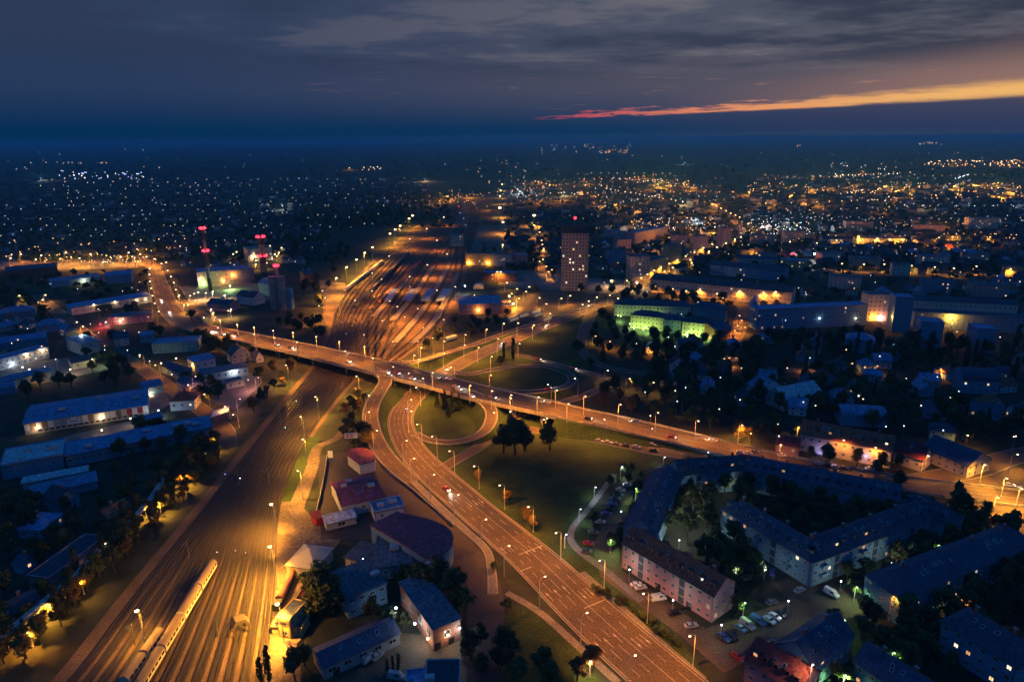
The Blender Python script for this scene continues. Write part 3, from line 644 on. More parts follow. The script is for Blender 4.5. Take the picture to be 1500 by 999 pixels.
    if balc and floors > 1:
        n = int((Lx - 1) / sp); fh = h / floors
        bm_ = MB(); bm_.box(-1.35, 1.35, -1.25, 0, -.12, 0, 'concrete'); bm_.box(-1.35, 1.35, -1.25, -1.17, .002, .95, wall); bm_.box(-1.35, -1.27, -1.168, 0, .002, .95, wall); bm_.box(1.27, 1.35, -1.168, 0, .002, .95, wall); bm_ = bm_.mesh('balcony')
        for j in range(n):
            if j % balc == 1:
                for k in range(1, floors): put('balcony', bm_, root, ((j + .5) * Lx / n, 0, fh * k + .1))
    if ind:
        b = MB(); b.box(-.4, Lx + .4, -.62 if roof != 'flat' else -.4, -.47 if roof != 'flat' else -.27, h - .3, h - .12, 'metal'); put('gutter', b.mesh('gutter'), ro)
        for x in (.3, Lx - .3): b = MB(); b.tube((x, -.12, .1), (x, -.12, h - .2), .06, .06, 'metal', 5); put('downpipe', b.mesh('pipe'), root)
        if roof == 'mono':
            b = MB(); n = max(2, int(Lx / 1.8)); k = (rh) / (D + .9)
            for j in range(n + 1):
                x = j * Lx / n; z0, z1 = h + .2, h + rh + .2
                b.poly([(x - .06, -.45, z0 + .1), (x + .06, -.45, z0 + .1), (x + .06, D + .45, z1 + .1), (x - .06, D + .45, z1 + .1)], rm)
                b.poly([(x - .06, -.45, z0), (x - .06, -.45, z0 + .1), (x - .06, D + .45, z1 + .1), (x - .06, D + .45, z1)], rm); b.poly([(x + .06, -.45, z0 + .1), (x + .06, -.45, z0), (x + .06, D + .45, z1), (x + .06, D + .45, z1 + .1)], rm)
            put('roof_seams', b.mesh('seams'), ro, kind='stuff')
        if roof in ('gable', 'hip') and Lx > 12:
            k = rh / (D / 2); a_ = math.atan(k); b = MB(); b.box(-.45, .45, -.65, .65, -.02, .1, 'frame'); b.box(-.36, .36, -.55, .55, .101, .12, 'glass'); sk = b.mesh('skylight')
            for j in range(int(Lx / 5)):
                x = rr.uniform(D * .45, Lx - D * .45); y = D * rr.uniform(.24, .36)
                put('skylight', sk, ro, (x, y, h + y * k + .2), rot=(a_, 0, 0))
    for j in range(doors):
        b = MB(); b.box(-1, 1, -.08, .02, .05, 2.4, 'dark'); put('door', b.mesh('door'), root, ((j + .3) * Lx / doors, 0, 0))
    return root, Lx, D, h
B_ = building
# --- the ring of apartment rows, lower right
B_('apartment_row', 'pink plastered apartment row with dark tiled roof facing the main road', 'apartments', (912, 795), (1046, 873), 10, 11.5, 'gable', 4.6, 'wall_pink', 'roof_red', 3, 3.2, .05, dorm=9, chim=4, ind=True, strips=5, doors=3)
B_('apartment_row', 'apartment row running from the pink row back to the flyover, dark roof with skylights', 'apartments', (962, 781), (998, 698), 10, 12.5, 'gable', 4.6, 'wall_blue', 'roof_dark', 3, 3.2, .03, dorm=9, chim=4, ind=True)
B_('apartment_row', 'pale blue apartment row with stairwell strips at the back left of the courtyard', 'apartments', (996, 696), (1097, 688), 10, 11, 'gable', 4.6, 'wall_blue', 'roof_dark', 3, 3.2, .07, dorm=7, chim=3, ind=True, strips=5)
B_('apartment_row', 'long blue apartment row closing the back of the courtyard under a dark roof', 'apartments', (1096, 688.5), (1318, 734), 10, 11, 'gable', 4.6, 'wall_blue', 'roof_dark', 3, 3.2, .06, dorm=14, chim=6, ind=True, strips=8)
B_('apartment_row', 'short apartment row at the right end of the courtyard with skylights', 'apartments', (1316, 734), (1384, 768), 10, 11, 'hip', 4.6, 'wall_blue', 'roof_dark', 3, 3.2, .06, dorm=4, chim=1, ind=True)
B_('apartment_row', 'blue apartment row with balconies in the middle of the ring, left wing', 'apartments', (1057, 745), (1187, 822), 10, 11.5, 'hip', 4.6, 'wall_blue', 'roof_dark', 3, 3.2, .10, dorm=9, chim=4, ind=True, strips=5, balc=4)
B_('apartment_row', 'blue apartment row in the middle of the ring, right wing beside the white van', 'apartments', (1192, 823), (1384, 752), 10, 11.5, 'hip', 4.6, 'wall_blue', 'roof_dark', 3, 3.2, .12, dorm=14, chim=5, ind=True, strips=6, balc=6)
# balconies on the left wing of the inner row
# --- lower right corner
B_('apartment_block', 'long pale blue apartment block with hipped dark roof at the right edge', 'apartments', (1320, 876), (1520, 796), 10, 13, 'hip', 5, 'wall_blue', 'roof_dark', 3, 3.4, .2, chim=4, ind=True, ww=1.2, balc=3)
B_('apartment_block', 'blue house with hipped roof in the lower right corner, lit balcony', 'house', (1379, 909), (1490, 977), 10, 13, 'hip', 5, 'wall_blue', 'roof_dark', 3, 3.2, .18, chim=2, ind=True, balc=4)
B_('apartment_block', 'red lit house with red tiled roof and skylights at the bottom edge', 'house', (1092, 967), (1170, 1015), 9, 12, 'gable', 4.5, 'wall_pink', 'roof_red', 3, 3.0, .03, dorm=5, chim=2, ind=True)
B_('apartment_block', 'dark roofed row behind the red house with a pale gable end', 'house', (1190, 975), (1250, 930), 9, 11, 'gable', 4.5, 'wall_blue', 'roof_dark', 3, 3.0, .15, dorm=3, chim=2, ind=True)
B_('apartment_block', 'low dark roofed row at the bottom edge left of the corner house', 'house', (1252, 968), (1345, 1030), 7, 11, 'gable', 4, 'wall_blue', 'roof_dark', 2, 3.0, .08, chim=2, ind=True)
B_('apartment_row', 'long red roofed house with dormers and shop signs across the street from the ring', 'house', (1172, 635), (1308, 661), 9, 12, 'gable', 5.5, 'wall_cream', 'roof_red', 2, 3.4, .16, dorm=8, chim=3, ind=True)
B_('house', 'red roofed annex at the right end of the long red roofed house', 'house', (1310, 661), (1352, 674), 6, 11, 'gable', 5, 'wall_cream', 'roof_red', 1, 3.4, .1, ind=True)
B_('house', 'low red roofed shop at the left end of the long red roofed house', 'house', (1137, 650), (1171, 655), 5, 10, 'gable', 3, 'wall_pink', 'roof_red', 1, 3.4, .2, ind=True)
B_('house', 'gabled house beside the junction at the right edge with pale gable', 'house', (1418, 683), (1452, 672), 6, 22, 'gabley', 5, 'wall_cream', 'roof_dark', 2, 3.5, 0, chim=2, ind=True)
# --- trading estate between railway and main road
B_('trading_hall', 'white walled hall with purple red roof on the trading estate', 'hall', (501, 741), (562, 727), 5.5, 22, 'gable', 2.2, 'wall_white', 'roof_purple', 1, 9, 0, ind=True, ww=1.6, vents=3)
B_('trading_office', 'small flat blue roofed office beside the white walled hall', 'office', (548, 751), (592, 742), 4.2, 9, 'flat', 1, 'wall_white', 'roof_blue', 1, 5, 0, ind=True, vents=2)
B_('kiosk', 'small red panelled hut beside the yard wall', 'hut', (463, 761), (474, 757), 3, 5, 'mono', .8, 'red_panel', 'roof_red', 0)
B_('shed', 'low open fronted shed between the red hut and the flat office', 'shed', (478, 768), (522, 757), 3, 6, 'mono', .6, 'wall_grey', 'roof_light', 1, 6, 0, ind=True, ww=3.0, wh=1.6)
B_('workshop', 'blue roofed workshop wing beside the round ended hall', 'workshop', (551, 831), (604, 826), 5, 30, 'mono', .8, 'wall_blue', 'roof_grey', 1, 5, 0, ind=True, vents=3)
B_('workshop', 'two storey workshop with blue roof and a strip of windows', 'workshop', (508, 876), (566, 853), 8, 15, 'mono', .8, 'wall_blue', 'roof_grey', 2, 2.6, 0, ind=True, ww=1.8, vents=1)
B_('workshop', 'low grey roofed store left of the blue roofed workshop', 'workshop', (505, 815), (548, 829), 4, 10, 'mono', .6, 'wall_cream', 'roof_grey', 1, 5, 0, ind=True)
B_('brick_hall', 'brick hall with dark blue roof and bright wall lamps', 'hall', (634, 921), (674, 905), 8, 26, 'mono', .4, 'wall_brick', 'roof_grey', 1, 6, 0, ind=True, ww=2.2, wh=2.4, doors=2)
B_('long_shed', 'long low shed with gable roof and white framed windows, bottom edge', 'shed', (474, 977), (585, 926), 4.5, 9, 'gable', 2, 'wall_grey', 'roof_dark', 1, 4.2, 0, ind=True, ww=2.4, wh=1.5, doors=2)
B_('block', 'dark tall flat roofed block cut by the bottom edge', 'block', (622, 1010), (672, 1008), 11, 10, 'flat', 1, 'wall_grey', 'roof_dark', 0, vents=1)
B_('site_hut', 'small flat hut at the bottom edge left of the dark block', 'hut', (596, 1003), (622, 1000), 3, 5, 'flat', 1, 'wall_blue', 'roof_blue', 0)
B_('tent_hall', 'cream vaulted storage hall lit by the yard mast', 'hall', (419, 827), (461, 833), 5.0, 13, 'hip', 3.6, 'canvas', 'canvas', 0)
# --- left industrial strip
B_('signal_house_block', 'long low brick sided store along the pipe bridge, left', 'store', (40, 844), (72, 848), 6, 26, 'flat', 1, 'wall_pink', 'roof_dark', 1, 4, 0, ind=True)
B_('low_shed', 'long grey shed in the dark yard at the left', 'shed', (46, 727), (142, 704), 4, 9, 'mono', .8, 'wall_blue', 'roof_blue', 0)
B_('low_shed', 'narrow pale roofed shed behind the long grey one', 'shed', (32, 708), (128, 690), 3.6, 5, 'mono', .6, 'wall_grey', 'roof_light', 0)
B_('long_shed', 'very long blue shed with a row of small windows, left', 'shed', (95, 668), (310, 625), 6, 13, 'mono', 1.6, 'wall_blue', 'roof_blue', 1, 3.0, 0, ind=True, ww=1.6, wh=1.6, vents=5)
B_('shed_wing', 'pale blue cross wing at the left end of the very long shed', 'shed', (0, 683), (92, 666), 7, 20, 'flat', 1, 'wall_blue', 'roof_light', 1, 6, 0, ind=True, vents=5)
B_('small_office', 'low blue office between the warehouse and the long shed', 'office', (195, 620), (238, 612), 4, 8, 'flat', 1, 'wall_blue', 'roof_blue', 1, 4, 0, ind=True)
w1, W1L, _, _ = B_('warehouse', 'blue roofed warehouse with floodlit front of white, brown and red panels', 'warehouse', (34, 621), (216, 593), 6.4, 30, 'gable', 2.0, 'wall_cream', 'roof_blue', 0, vents=4)
pal = ['white_panel', 'tan', 'white_panel', 'tan', 'white_panel', 'wall_grey', 'wall_grey', 'wall_grey', 'white_panel', 'wall_grey', 'white_panel', 'tan', 'wall_grey', 'white_panel', 'wall_grey', 'white_panel', 'tan', 'wall_cream', 'red_panel', 'white_panel', 'red_panel', 'white_panel']
for i, m_ in enumerate(pal):
    b = MB(); x0 = W1L * (i + .04) / len(pal); x1 = W1L * (i + .96) / len(pal); b.box(x0, x1, -.1, .01, 2.2, 6.0, m_); put('facade_panel', b.mesh('panel'), w1)
for i in range(18):
    b = MB(); x0 = W1L * (i + 2.2) / 22; b.box(x0, x0 + W1L / 30, -.07, .01, .9, 1.9, 'glass'); put('window', b.mesh('ribbon_window'), w1)
# white name board of the warehouse (unreadable dark marks)
b = MB(); b.box(W1L * .335, W1L * .43, -.16, -.101, 2.3, 4.6, 'sign_white'); sg = put('name_board', b.mesh('board'), w1)
b = MB()
for k in range(6): b.box(W1L * (.345 + .013 * k), W1L * (.355 + .013 * k), -.19, -.161, 3.3, 4.0, 'dark')
put('lettering', b.mesh('lettering'), sg)
B_('office_block', 'white office block with lit ground floor at the left edge', 'office', (-30, 536), (70, 510), 7, 12, 'flat', 1, 'wall_white', 'roof_blue', 2, 3.5, .12, ind=True, litm=('w_cream', 'w_cool'))
B_('office_block', 'teal walled block with a white end wall beside the dark trees', 'office', (119, 505), (146, 499), 8.5, 26, 'flat', 1, 'wall_teal', 'roof_blue', 2, 6, .05, ind=True)
B_('market_hall', 'low dark hall beside the lit yard, upper left', 'hall', (105, 532), (138, 526), 5, 14, 'hip', 2.5, 'wall_cream', 'roof_dark', 1, 5, .0, ind=True)
B_('market_hall', 'low blue roofed hall along the bottom of the lit yard', 'hall', (0, 560), (75, 544), 4.5, 11, 'gable', 2, 'wall_blue', 'roof_blue', 1, 5, .06, ind=True)
B_('market_hall', 'short vaulted hall at the left edge below the lit yard', 'hall', (-20, 572), (22, 566), 4.5, 8, 'barrel', 2, 'wall_blue', 'roof_blue', 0)
B_('depot_hall', 'long blue roofed depot with a row of seven wall lamps', 'hall', (104, 452), (222, 433), 6.5, 16, 'mono', 1.2, 'wall_cream', 'roof_blue', 1, 6, 0, ind=False)
B_('depot_office', 'pink lit flat roofed depot office beside the avenue', 'office', (160, 467), (222, 461), 6, 16, 'flat', 1, 'wall_pink', 'roof_grey', 2, 3.5, .06)
B_('depot_hall', 'blue roofed hall behind the long depot, nearer left', 'hall', (76, 414), (150, 405), 6, 24, 'flat', 1, 'wall_blue', 'roof_blue', 0, vents=2)
B_('depot_hall', 'light blue roofed hall behind the long depot, nearer the avenue', 'hall', (153, 405), (192, 402), 9, 26, 'gable', 3, 'wall_blue', 'roof_blue', 0)
B_('depot_hall', 'red lit hall with broad roof at the left edge', 'hall', (8, 398), (84, 391), 8, 34, 'gable', 3, 'wall_brick', 'roof_dark', 1, 6, .0)
# small buildings by the street left of the railway
for lab, A, B, h, D, rf, rh, wl, rm, fl, lt in [
    ('flat roofed blue building with a terrace beside the flyover ramp', (222, 505), (288, 501), 7, 16, 'flat', 1, 'wall_blue', 'roof_blue', 2, .03),
    ('cube shaped lilac house with a lit corner entrance', (284, 531), (315, 524), 7, 12, 'mono', .8, 'wall_white', 'roof_blue', 1, .0),
    ('low long workshop with white front and a bright lamp', (296, 549), (363, 538), 5, 10, 'mono', .8, 'wall_white', 'roof_grey', 1, .0),
    ('low lilac shed in front of the white fronted workshop', (331, 562), (357, 556), 4, 7, 'flat', 1, 'wall_white', 'roof_grey', 1, .0),
    ('gabled house with red eaves below the flyover', (339, 521), (366, 516), 6, 12, 'gabley', 5, 'wall_cream', 'roof_dark', 2, .0),
    ('small gabled house right of the one with red eaves', (375, 524), (386, 522), 4, 9, 'gabley', 4, 'wall_white', 'roof_dark', 1, .0),
    ('narrow pink house standing on the street below the flyover', (258, 557), (280, 570), 6, 9, 'gable', 2, 'wall_pink', 'roof_dark', 1, .0),
    ('hip roofed house beside the end of the long blue shed', (248, 588), (284, 586), 6, 12, 'hip', 4, 'wall_white', 'roof_red', 1, .05),
    ('blue gabled workshop with a lit yard door', (212, 569), (238, 563), 5, 12, 'gable', 2.5, 'wall_blue', 'roof_blue', 1, .0),
    ('low street side house with yellow lit gate', (236, 536), (262, 545), 5, 9, 'gable', 2, 'wall_blue', 'roof_dark', 1, .1),
    ('blue roofed store left of the terrace building', (205, 492), (224, 490), 6, 10, 'gable', 2, 'wall_blue', 'roof_blue', 1, .0),
    ('white house among dark trees below the depot', (168, 497), (188, 494), 6, 10, 'gable', 4, 'wall_white', 'roof_dark', 2, .0),
    ('low roofed house beside the orange street, far left', (0, 460), (52, 453), 6, 14, 'hip', 4, 'wall_blue', 'roof_blue', 2, .05),
    ('blue house behind the teal walled block', (52, 478), (92, 474), 6, 12, 'hip', 4, 'wall_blue', 'roof_blue', 2, .08),
    ('long blue roof left of the teal walled block', (0, 503), (68, 494), 6, 12, 'gable', 3, 'wall_blue', 'roof_blue', 1, .05),
    ('small cabin under trees at the left edge', (18, 826), (30, 829), 3.5, 6, 'gable', 2, 'wall_blue', 'roof_dark', 1, .3),
    ('red roofed cabin beside the pipe bridge', (160, 760), (192, 742), 4, 8, 'gable', 3, 'wall_brick', 'roof_red', 1, .05),
    ('dark roofed house below the pipe bridge, far left', (20, 900), (60, 880), 4, 9, 'gable', 3, 'wall_grey', 'roof_dark', 1, .0),
]: B_('house', lab, 'building', A, B, h, D, rf, rh, wl, rm, fl, 3.6, lt, ind=False, chim=1 if rf in ('gable', 'hip', 'gabley') else 0)
# canopy of the filling point at the end of the street
P0, P1, P2, P3 = G(308, 612, 5), G(334, 603, 5), G(336, 595, 5), G(314, 602, 5); o = (P0 + P2) / 2; o.z = 0
t_ = thing('entrance_canopy', 'thin orange lit entrance canopy at the end of the long blue shed', 'canopy', o)
b = MB(); b.prism([p - o for p in (P0, P1, P2, P3)], 4.9, 5.3, 'white_panel'); put('roof', b.mesh('canopy'), t_)
for p in (P0, P1, P2, P3): b = MB(); q = (p - o) * .92; b.tube((q.x, q.y, 0), (q.x, q.y, 4.9), .15, .15, 'metal'); put('post', b.mesh('post'), t_)
# --- station
B_('station_hall', 'big blue roofed station hall with a half round gable window', 'station', (672, 447), (735, 445), 9, 34, 'flat', 1, 'wall_pink', 'roof_blue', 2, 4, .03, vents=3)
B_('station_wing', 'low front wing of the station with a lit doorway', 'station', (692, 449), (749, 449), 6, 10, 'flat', 1, 'wall_brick', 'roof_blue', 1, 4, .08)
B_('station_wing', 'long brick station wing with orange lit front', 'station', (706, 400), (755, 401), 9, 14, 'flat', 1, 'wall_brick', 'roof_blue', 2, 4, .05)
B_('office_block', 'four storey yellow lit office block behind the station', 'office', (682, 372), (722, 373), 14, 14, 'flat', 1, 'wall_ochre', 'roof_dark', 4, 3.6, .25, litm=('w_warm', 'w_cream'))
B_('office_block', 'grey striped office block right of the yellow lit one', 'office', (722, 373), (750, 374), 14, 14, 'flat', 1, 'wall_grey', 'roof_dark', 4, 3.6, .06)
B_('office_block', 'narrow pinkish office tower beside the station road', 'office', (754, 374), (772, 374), 14, 12, 'flat', 1, 'wall_pink', 'roof_blue', 4, 4, .0)
B_('railway_tower', 'banded control building standing among the far tracks', 'building', (660, 345), (677, 345), 16, 12, 'flat', 1, 'wall_cream', 'roof_dark', 4, 4, .1)
B_('tower_block', 'tall panel tower block with lit windows and a red roof beacon', 'tower', (823.5, 343), (862.5, 343), 58, 15, 'flat', 1, 'wall_panel', 'roof_dark', 17, 3.0, .085, ind=False, ww=1.7, wh=1.7, litm=('w_cream', 'w_warm', 'w_cream'))
# --- town right of the station
for lab, A, B, h, D, rf, rh, wl, rm, fl, lt, sp_ in [
    ('long three storey orange lit palace front facing the street', (953, 409), (1160, 429), 13, 26, 'gable', 4, 'wall_cream', 'roof_dark', 3, .06, 3.6),
    ('eight storey block at the foot of the orange avenue, left', (924, 377), (952, 376), 26, 14, 'flat', 1, 'wall_panel', 'roof_dark', 8, .08, 3.6),
    ('six storey lit block joining the eight storey blocks', (952, 383), (979, 377), 19, 12, 'flat', 1, 'wall_ochre', 'roof_dark', 6, .12, 3.6),
    ('eight storey block at the foot of the orange avenue, right', (977, 361), (999, 360), 27, 14, 'flat', 1, 'wall_ochre', 'roof_dark', 8, .08, 3.6),
    ('far slab block above the avenue, left', (1018, 347), (1038, 346), 25, 12, 'flat', 1, 'wall_panel', 'roof_dark', 7, .05, 4),
    ('far slab block above the avenue, right', (1060, 335), (1072, 334), 28, 12, 'flat', 1, 'wall_panel', 'roof_dark', 7, .05, 4),
    ('green floodlit school building, nearer front left half', (924, 461), (972, 466), 11, 14, 'hip', 3.5, 'wall_cream', 'roof_dark', 3, .02, 3.2),
    ('dark link with a lit stairway in the green lit school', (973, 468), (998, 470), 11, 11, 'hip', 3.5, 'wall_teal', 'roof_dark', 3, .12, 3.2),
    ('green floodlit school building, nearer front right half', (1000, 471), (1047, 476), 11, 14, 'hip', 3.5, 'wall_cream', 'roof_dark', 3, .02, 3.2),
    ('long rear building of the green lit school', (900, 446), (1012, 450), 10, 13, 'hip', 4, 'wall_cream', 'roof_dark', 2, .03, 3.2),
    ('dark right end of the school rear building', (1014, 450), (1064, 454), 10, 13, 'hip', 4, 'wall_blue', 'roof_dark', 2, .0, 3.2),
    ('dark gabled house left of the orange lane', (1050, 485), (1072, 480), 8, 20, 'gable', 4, 'wall_brick', 'roof_dark', 2, .0, 4),
    ('long blue slab of flats with dark stair strips, left half', (1110, 454), (1205, 450), 17, 13, 'flat', 1, 'wall_blue', 'roof_blue', 5, .05, 3.4),
    ('long blue slab of flats with dark stair strips, right half', (1206, 450), (1272, 447), 17, 13, 'flat', 1, 'wall_blue', 'roof_blue', 5, .05, 3.4),
    ('pointed blue gable end standing over the orange lane', (1098, 452), (1113, 453), 14, 22, 'gabley', 8, 'wall_blue', 'roof_blue', 0, .0, 4),
    ('orange lit block with shop lights at the end of the blue slab', (1274, 433), (1315, 433), 22, 14, 'flat', 1, 'wall_cream', 'roof_grey', 6, .06, 3.4),
    ('plain dark blue end wall right of the orange lit block', (1313, 436), (1340, 437), 28, 14, 'flat', 1, 'wall_blue', 'roof_blue', 0, .0, 4),
    ('long orange topped range behind the dark flats at the right', (1341, 440), (1492, 447), 14, 14, 'gable', 3, 'wall_cream', 'roof_dark', 2, .1, 3.6),
    ('dark long flats in front of the orange topped range', (1340, 458), (1520, 468), 12, 14, 'flat', 1, 'wall_blue', 'roof_dark', 4, .06, 3.6),
    ('blue walled tower of flats between trees, left one', (1350, 472), (1384, 474), 20, 14, 'flat', 1, 'wall_blue', 'roof_blue', 0, .0, 3.6),
    ('blue walled tower of flats between trees, right one', (1432, 482), (1462, 483), 18, 14, 'flat', 1, 'wall_blue', 'roof_blue', 0, .0, 3.6),
    ('villa with arcaded front below the blue slab', (1240, 496), (1282, 500), 10, 14, 'hip', 4, 'wall_blue', 'roof_blue', 3, .0, 3.0),
    ('white gabled house among dark gardens, left of the pair', (1112, 571), (1150, 567), 7, 12, 'gabley', 5, 'wall_white', 'roof_blue', 2, .12, 3.4),
    ('white house with broad pale roof among dark gardens', (1150, 586), (1204, 574), 7, 14, 'gable', 5, 'wall_white', 'roof_light', 1, .05, 4),
    ('house with a half round pink gable and lit windows', (1410, 557), (1465, 560), 8, 14, 'barrel', 6, 'wall_blue', 'roof_dark', 2, .15, 3.4),
    ('dark hall with curved roof behind the red roofed row', (1233, 608), (1300, 612), 6, 14, 'barrel', 3, 'wall_blue', 'roof_blue', 0, .0, 4),
    ('low dark building at the right edge above the gardens', (1420, 600), (1468, 606), 7, 12, 'gable', 3, 'wall_blue', 'roof_dark', 2, .1, 3.4),
    ('red lit low house at the right edge', (1488, 543), (1530, 546), 5, 10, 'gable', 3, 'wall_brick', 'roof_red', 1, .0, 3.4),
    ('yellow lit pavilion above the palace front', (1143, 381), (1185, 383), 9, 14, 'flat', 1, 'wall_ochre', 'roof_blue', 2, .4, 3.6),
    ('long low wing left of the yellow lit pavilion', (1082, 378), (1140, 380), 8, 14, 'gable', 3, 'wall_cream', 'roof_dark', 1, .05, 4),
    ('dark inner range behind the palace front', (1040, 388), (1150, 398), 11, 20, 'gable', 4, 'wall_blue', 'roof_dark', 2, .08, 4),
    ('orange lit range along the distant street, left', (1205, 350), (1250, 350), 10, 12, 'gable', 3, 'wall_cream', 'roof_dark', 2, .1, 4),
    ('orange lit range along the distant street, right', (1260, 349), (1325, 350), 9, 12, 'gable', 3, 'wall_cream', 'roof_dark', 2, .1, 4),
    ('pale block beside the lamp lined street at the right', (1308, 388), (1335, 389), 12, 12, 'flat', 1, 'wall_cream', 'roof_dark', 3, .05, 4),
    ('orange lit block at the far right of the lamp lined street', (1474, 392), (1500, 393), 10, 12, 'flat', 1, 'wall_ochre', 'roof_dark', 2, .3, 4),
    ('curved pale slab behind the tower block', (930, 342), (978, 333), 16, 14, 'flat', 1, 'wall_panel', 'roof_blue', 5, .05, 4),
    ('blue slab right behind the tower block', (884, 338), (925, 342), 14, 14, 'flat', 1, 'wall_blue', 'roof_blue', 4, .06, 4),
    ('dark block of flats between tower and avenue', (892, 370), (918, 369), 14, 12, 'flat', 1, 'wall_blue', 'roof_dark', 4, .08, 4),
]: B_('town_building', lab, 'building', A, B, h, D, rf, rh, wl, rm, fl, sp_, lt, ind=False, chim=2 if rf in ('gable', 'hip') else 0)
for i, (x0, y0, x1, y1, h, fl, wl) in enumerate([(1110, 372, 1138, 373, 13, 4, 'wall_panel'), (1205, 372, 1232, 371, 12, 4, 'wall_cream'), (1245, 378, 1290, 380, 11, 3, 'wall_panel'), (1350, 376, 1392, 377, 12, 4, 'wall_cream'), (1410, 372, 1450, 374, 13, 4, 'wall_panel'), (1350, 412, 1400, 415, 11, 3, 'wall_blue'), (1425, 418, 1480, 420, 11, 3, 'wall_panel'), (1215, 405, 1262, 408, 12, 4, 'wall_cream'), (1010, 358, 1030, 357, 15, 5, 'wall_ochre'), (1100, 345, 1135, 346, 15, 5, 'wall_panel'), (1150, 340, 1180, 340, 15, 5, 'wall_cream'), (1340, 330, 1385, 331, 16, 5, 'wall_panel'), (1240, 325, 1280, 325, 17, 5, 'wall_panel'), (1420, 320, 1465, 320, 17, 5, 'wall_cream'), (905, 352, 925, 351, 17, 5, 'wall_panel'), (985, 345, 1008, 345, 17, 5, 'wall_panel')]):
    B_('town_block', f'{ORD[i]} plain town block of flats right of the tower block, counted roughly from the front', 'flats', (x0, y0), (x1, y1), h, 14, 'flat', 1, wl, 'roof_dark', fl, 4, .10, group='plain town blocks of flats')
# power station
for lab, A, B, h, D, rf, rh, wl, rm, fl, lt in [
    ('blue roofed boiler house of the power station', (288, 400), (365, 394), 16, 26, 'flat', 1, 'wall_panel', 'roof_blue', 2, .1),
    ('pink lit turbine hall right of the boiler house', (352, 397), (372, 395), 13, 16, 'flat', 1, 'wall_pink', 'roof_blue', 0, .0),
    ('gabled workshop in the middle of the power station yard', (346, 433), (371, 436), 8, 14, 'gable', 4, 'wall_white', 'roof_dark', 1, .0),
    ('low dark roofed store in front of the power station', (303, 444), (336, 446), 7, 14, 'gable', 3, 'wall_pink', 'roof_dark', 1, .0),
    ('blue shed left of the silo tower', (378, 414), (398, 418), 12, 14, 'gable', 4, 'wall_blue', 'roof_blue', 1, .0),
    ('orange lit process building behind the thick chimney', (362, 366), (398, 363), 16, 24, 'flat', 1, 'wall_cream', 'roof_grey', 3, .15),
    ('grey house right of the silo tower', (446, 402), (460, 400), 10, 12, 'gable', 4, 'wall_brick', 'roof_dark', 2, .0),
]: B_('plant_building', lab, 'building', A, B, h, D, rf, rh, wl, rm, fl, 4, lt, ind=False, vents=2)
def chimney(label, bx, by, h, r0, r1, rings):
    p = G(bx, by); t_ = thing('chimney_stack', label, 'chimney', p)
    n = 5
    for k in range(n):
        b = MB(); z0, z1 = h * k / n, h * (k + 1) / n; f0, f1 = k / n, (k + 1) / n
        b.tube((0, 0, z0), (0, 0, z1), r0 + (r1 - r0) * f0, r0 + (r1 - r0) * f1, 'sleeper' if k % 2 == 0 else 'metal', 16, k == n - 1); put('shaft', b.mesh('shaft'), t_)
    for z in rings:
        rr = r0 + (r1 - r0) * z / h
        b = MB(); b.tube((0, 0, z - 1.2), (0, 0, z - .9), rr + .9, rr + .9, 'metal', 16); g = put('gallery', b.mesh('gallery'), t_)
        for k in range(6):
            a = 1.05 * k + .4; b = MB(); b.ball((0, 0, 0), 1.25, 'e_red'); put('warning_light', b.mesh('beacon', True), t_, (math.cos(a) * (rr + .8), math.sin(a) * (rr + .8), z))
        for a in (4.2, 5.3): lamp_light('beacon_light', t_, (math.cos(a) * (rr + 2.4), math.sin(a) * (rr + 2.4), z + .2), REDL, 700, 'POINT')
chimney('slender tall chimney with two rings of red lights, left', 309, 426, 66, 2.1, 1.4, (42, 65))
chimney('thick tall chimney with two rings of red lights, middle', 388.5, 411, 50, 3.6, 3.1, (28, 49))
# silo tower with a stub on top
p = G(410, 453); t_ = thing('silo_tower', 'pale cylindrical silo tower with a red lit stub on top', 'tower', p)
for k, (dx, dy, r, hh) in enumerate(((-4, 0, 4, 31), (3.5, -1, 4, 31), (0, 5, 4.5, 30))):
    b = MB(); b.tube((dx, dy, 0), (dx, dy, hh), r, r, 'concrete', 20); put('silo', b.mesh('silo', False), t_)
b = MB(); b.box(4, 12, -2, 6, 0, 19, 'wall_blue'); put('lift_block', b.mesh('lift'), t_)
b = MB(); b.tube((0, 2, 30.5), (0, 2, 40), 1.5, 1.4, 'concrete', 12); put('stub', b.mesh('stub'), t_)
for a in (0, 1, 2, 3, 4, 5): b = MB(); b.ball((0, 0, 0), 1.0, 'e_red'); put('warning_light', b.mesh('beacon'), t_, (math.cos(a) * 1.9, 2 + math.sin(a) * 1.9, 40.4))
lamp_light('beacon_light', t_, (0, -1.8, 41), REDL, 700, 'POINT')
# tower block crown and beacon
p = G(843, 343, 58); p.z = 58.8
t_ = thing('roof_house', 'dark plant room with a red beacon mast on the tower block', 'roof house', p + Vector((0, 7, 0)))
b = MB(); b.box(-13, 13, -5.5, 5, 0, 7, 'roof_dark'); put('plant_room', b.mesh('plant'), t_)
b = MB(); b.tube((0, 0, 7), (0, 0, 14), .2, .1, 'metal'); put('mast', b.mesh('mast'), t_)
b = MB(); b.ball((0, 0, 14.3), 1.4, 'e_red'); put('beacon', b.mesh('beacon'), t_)
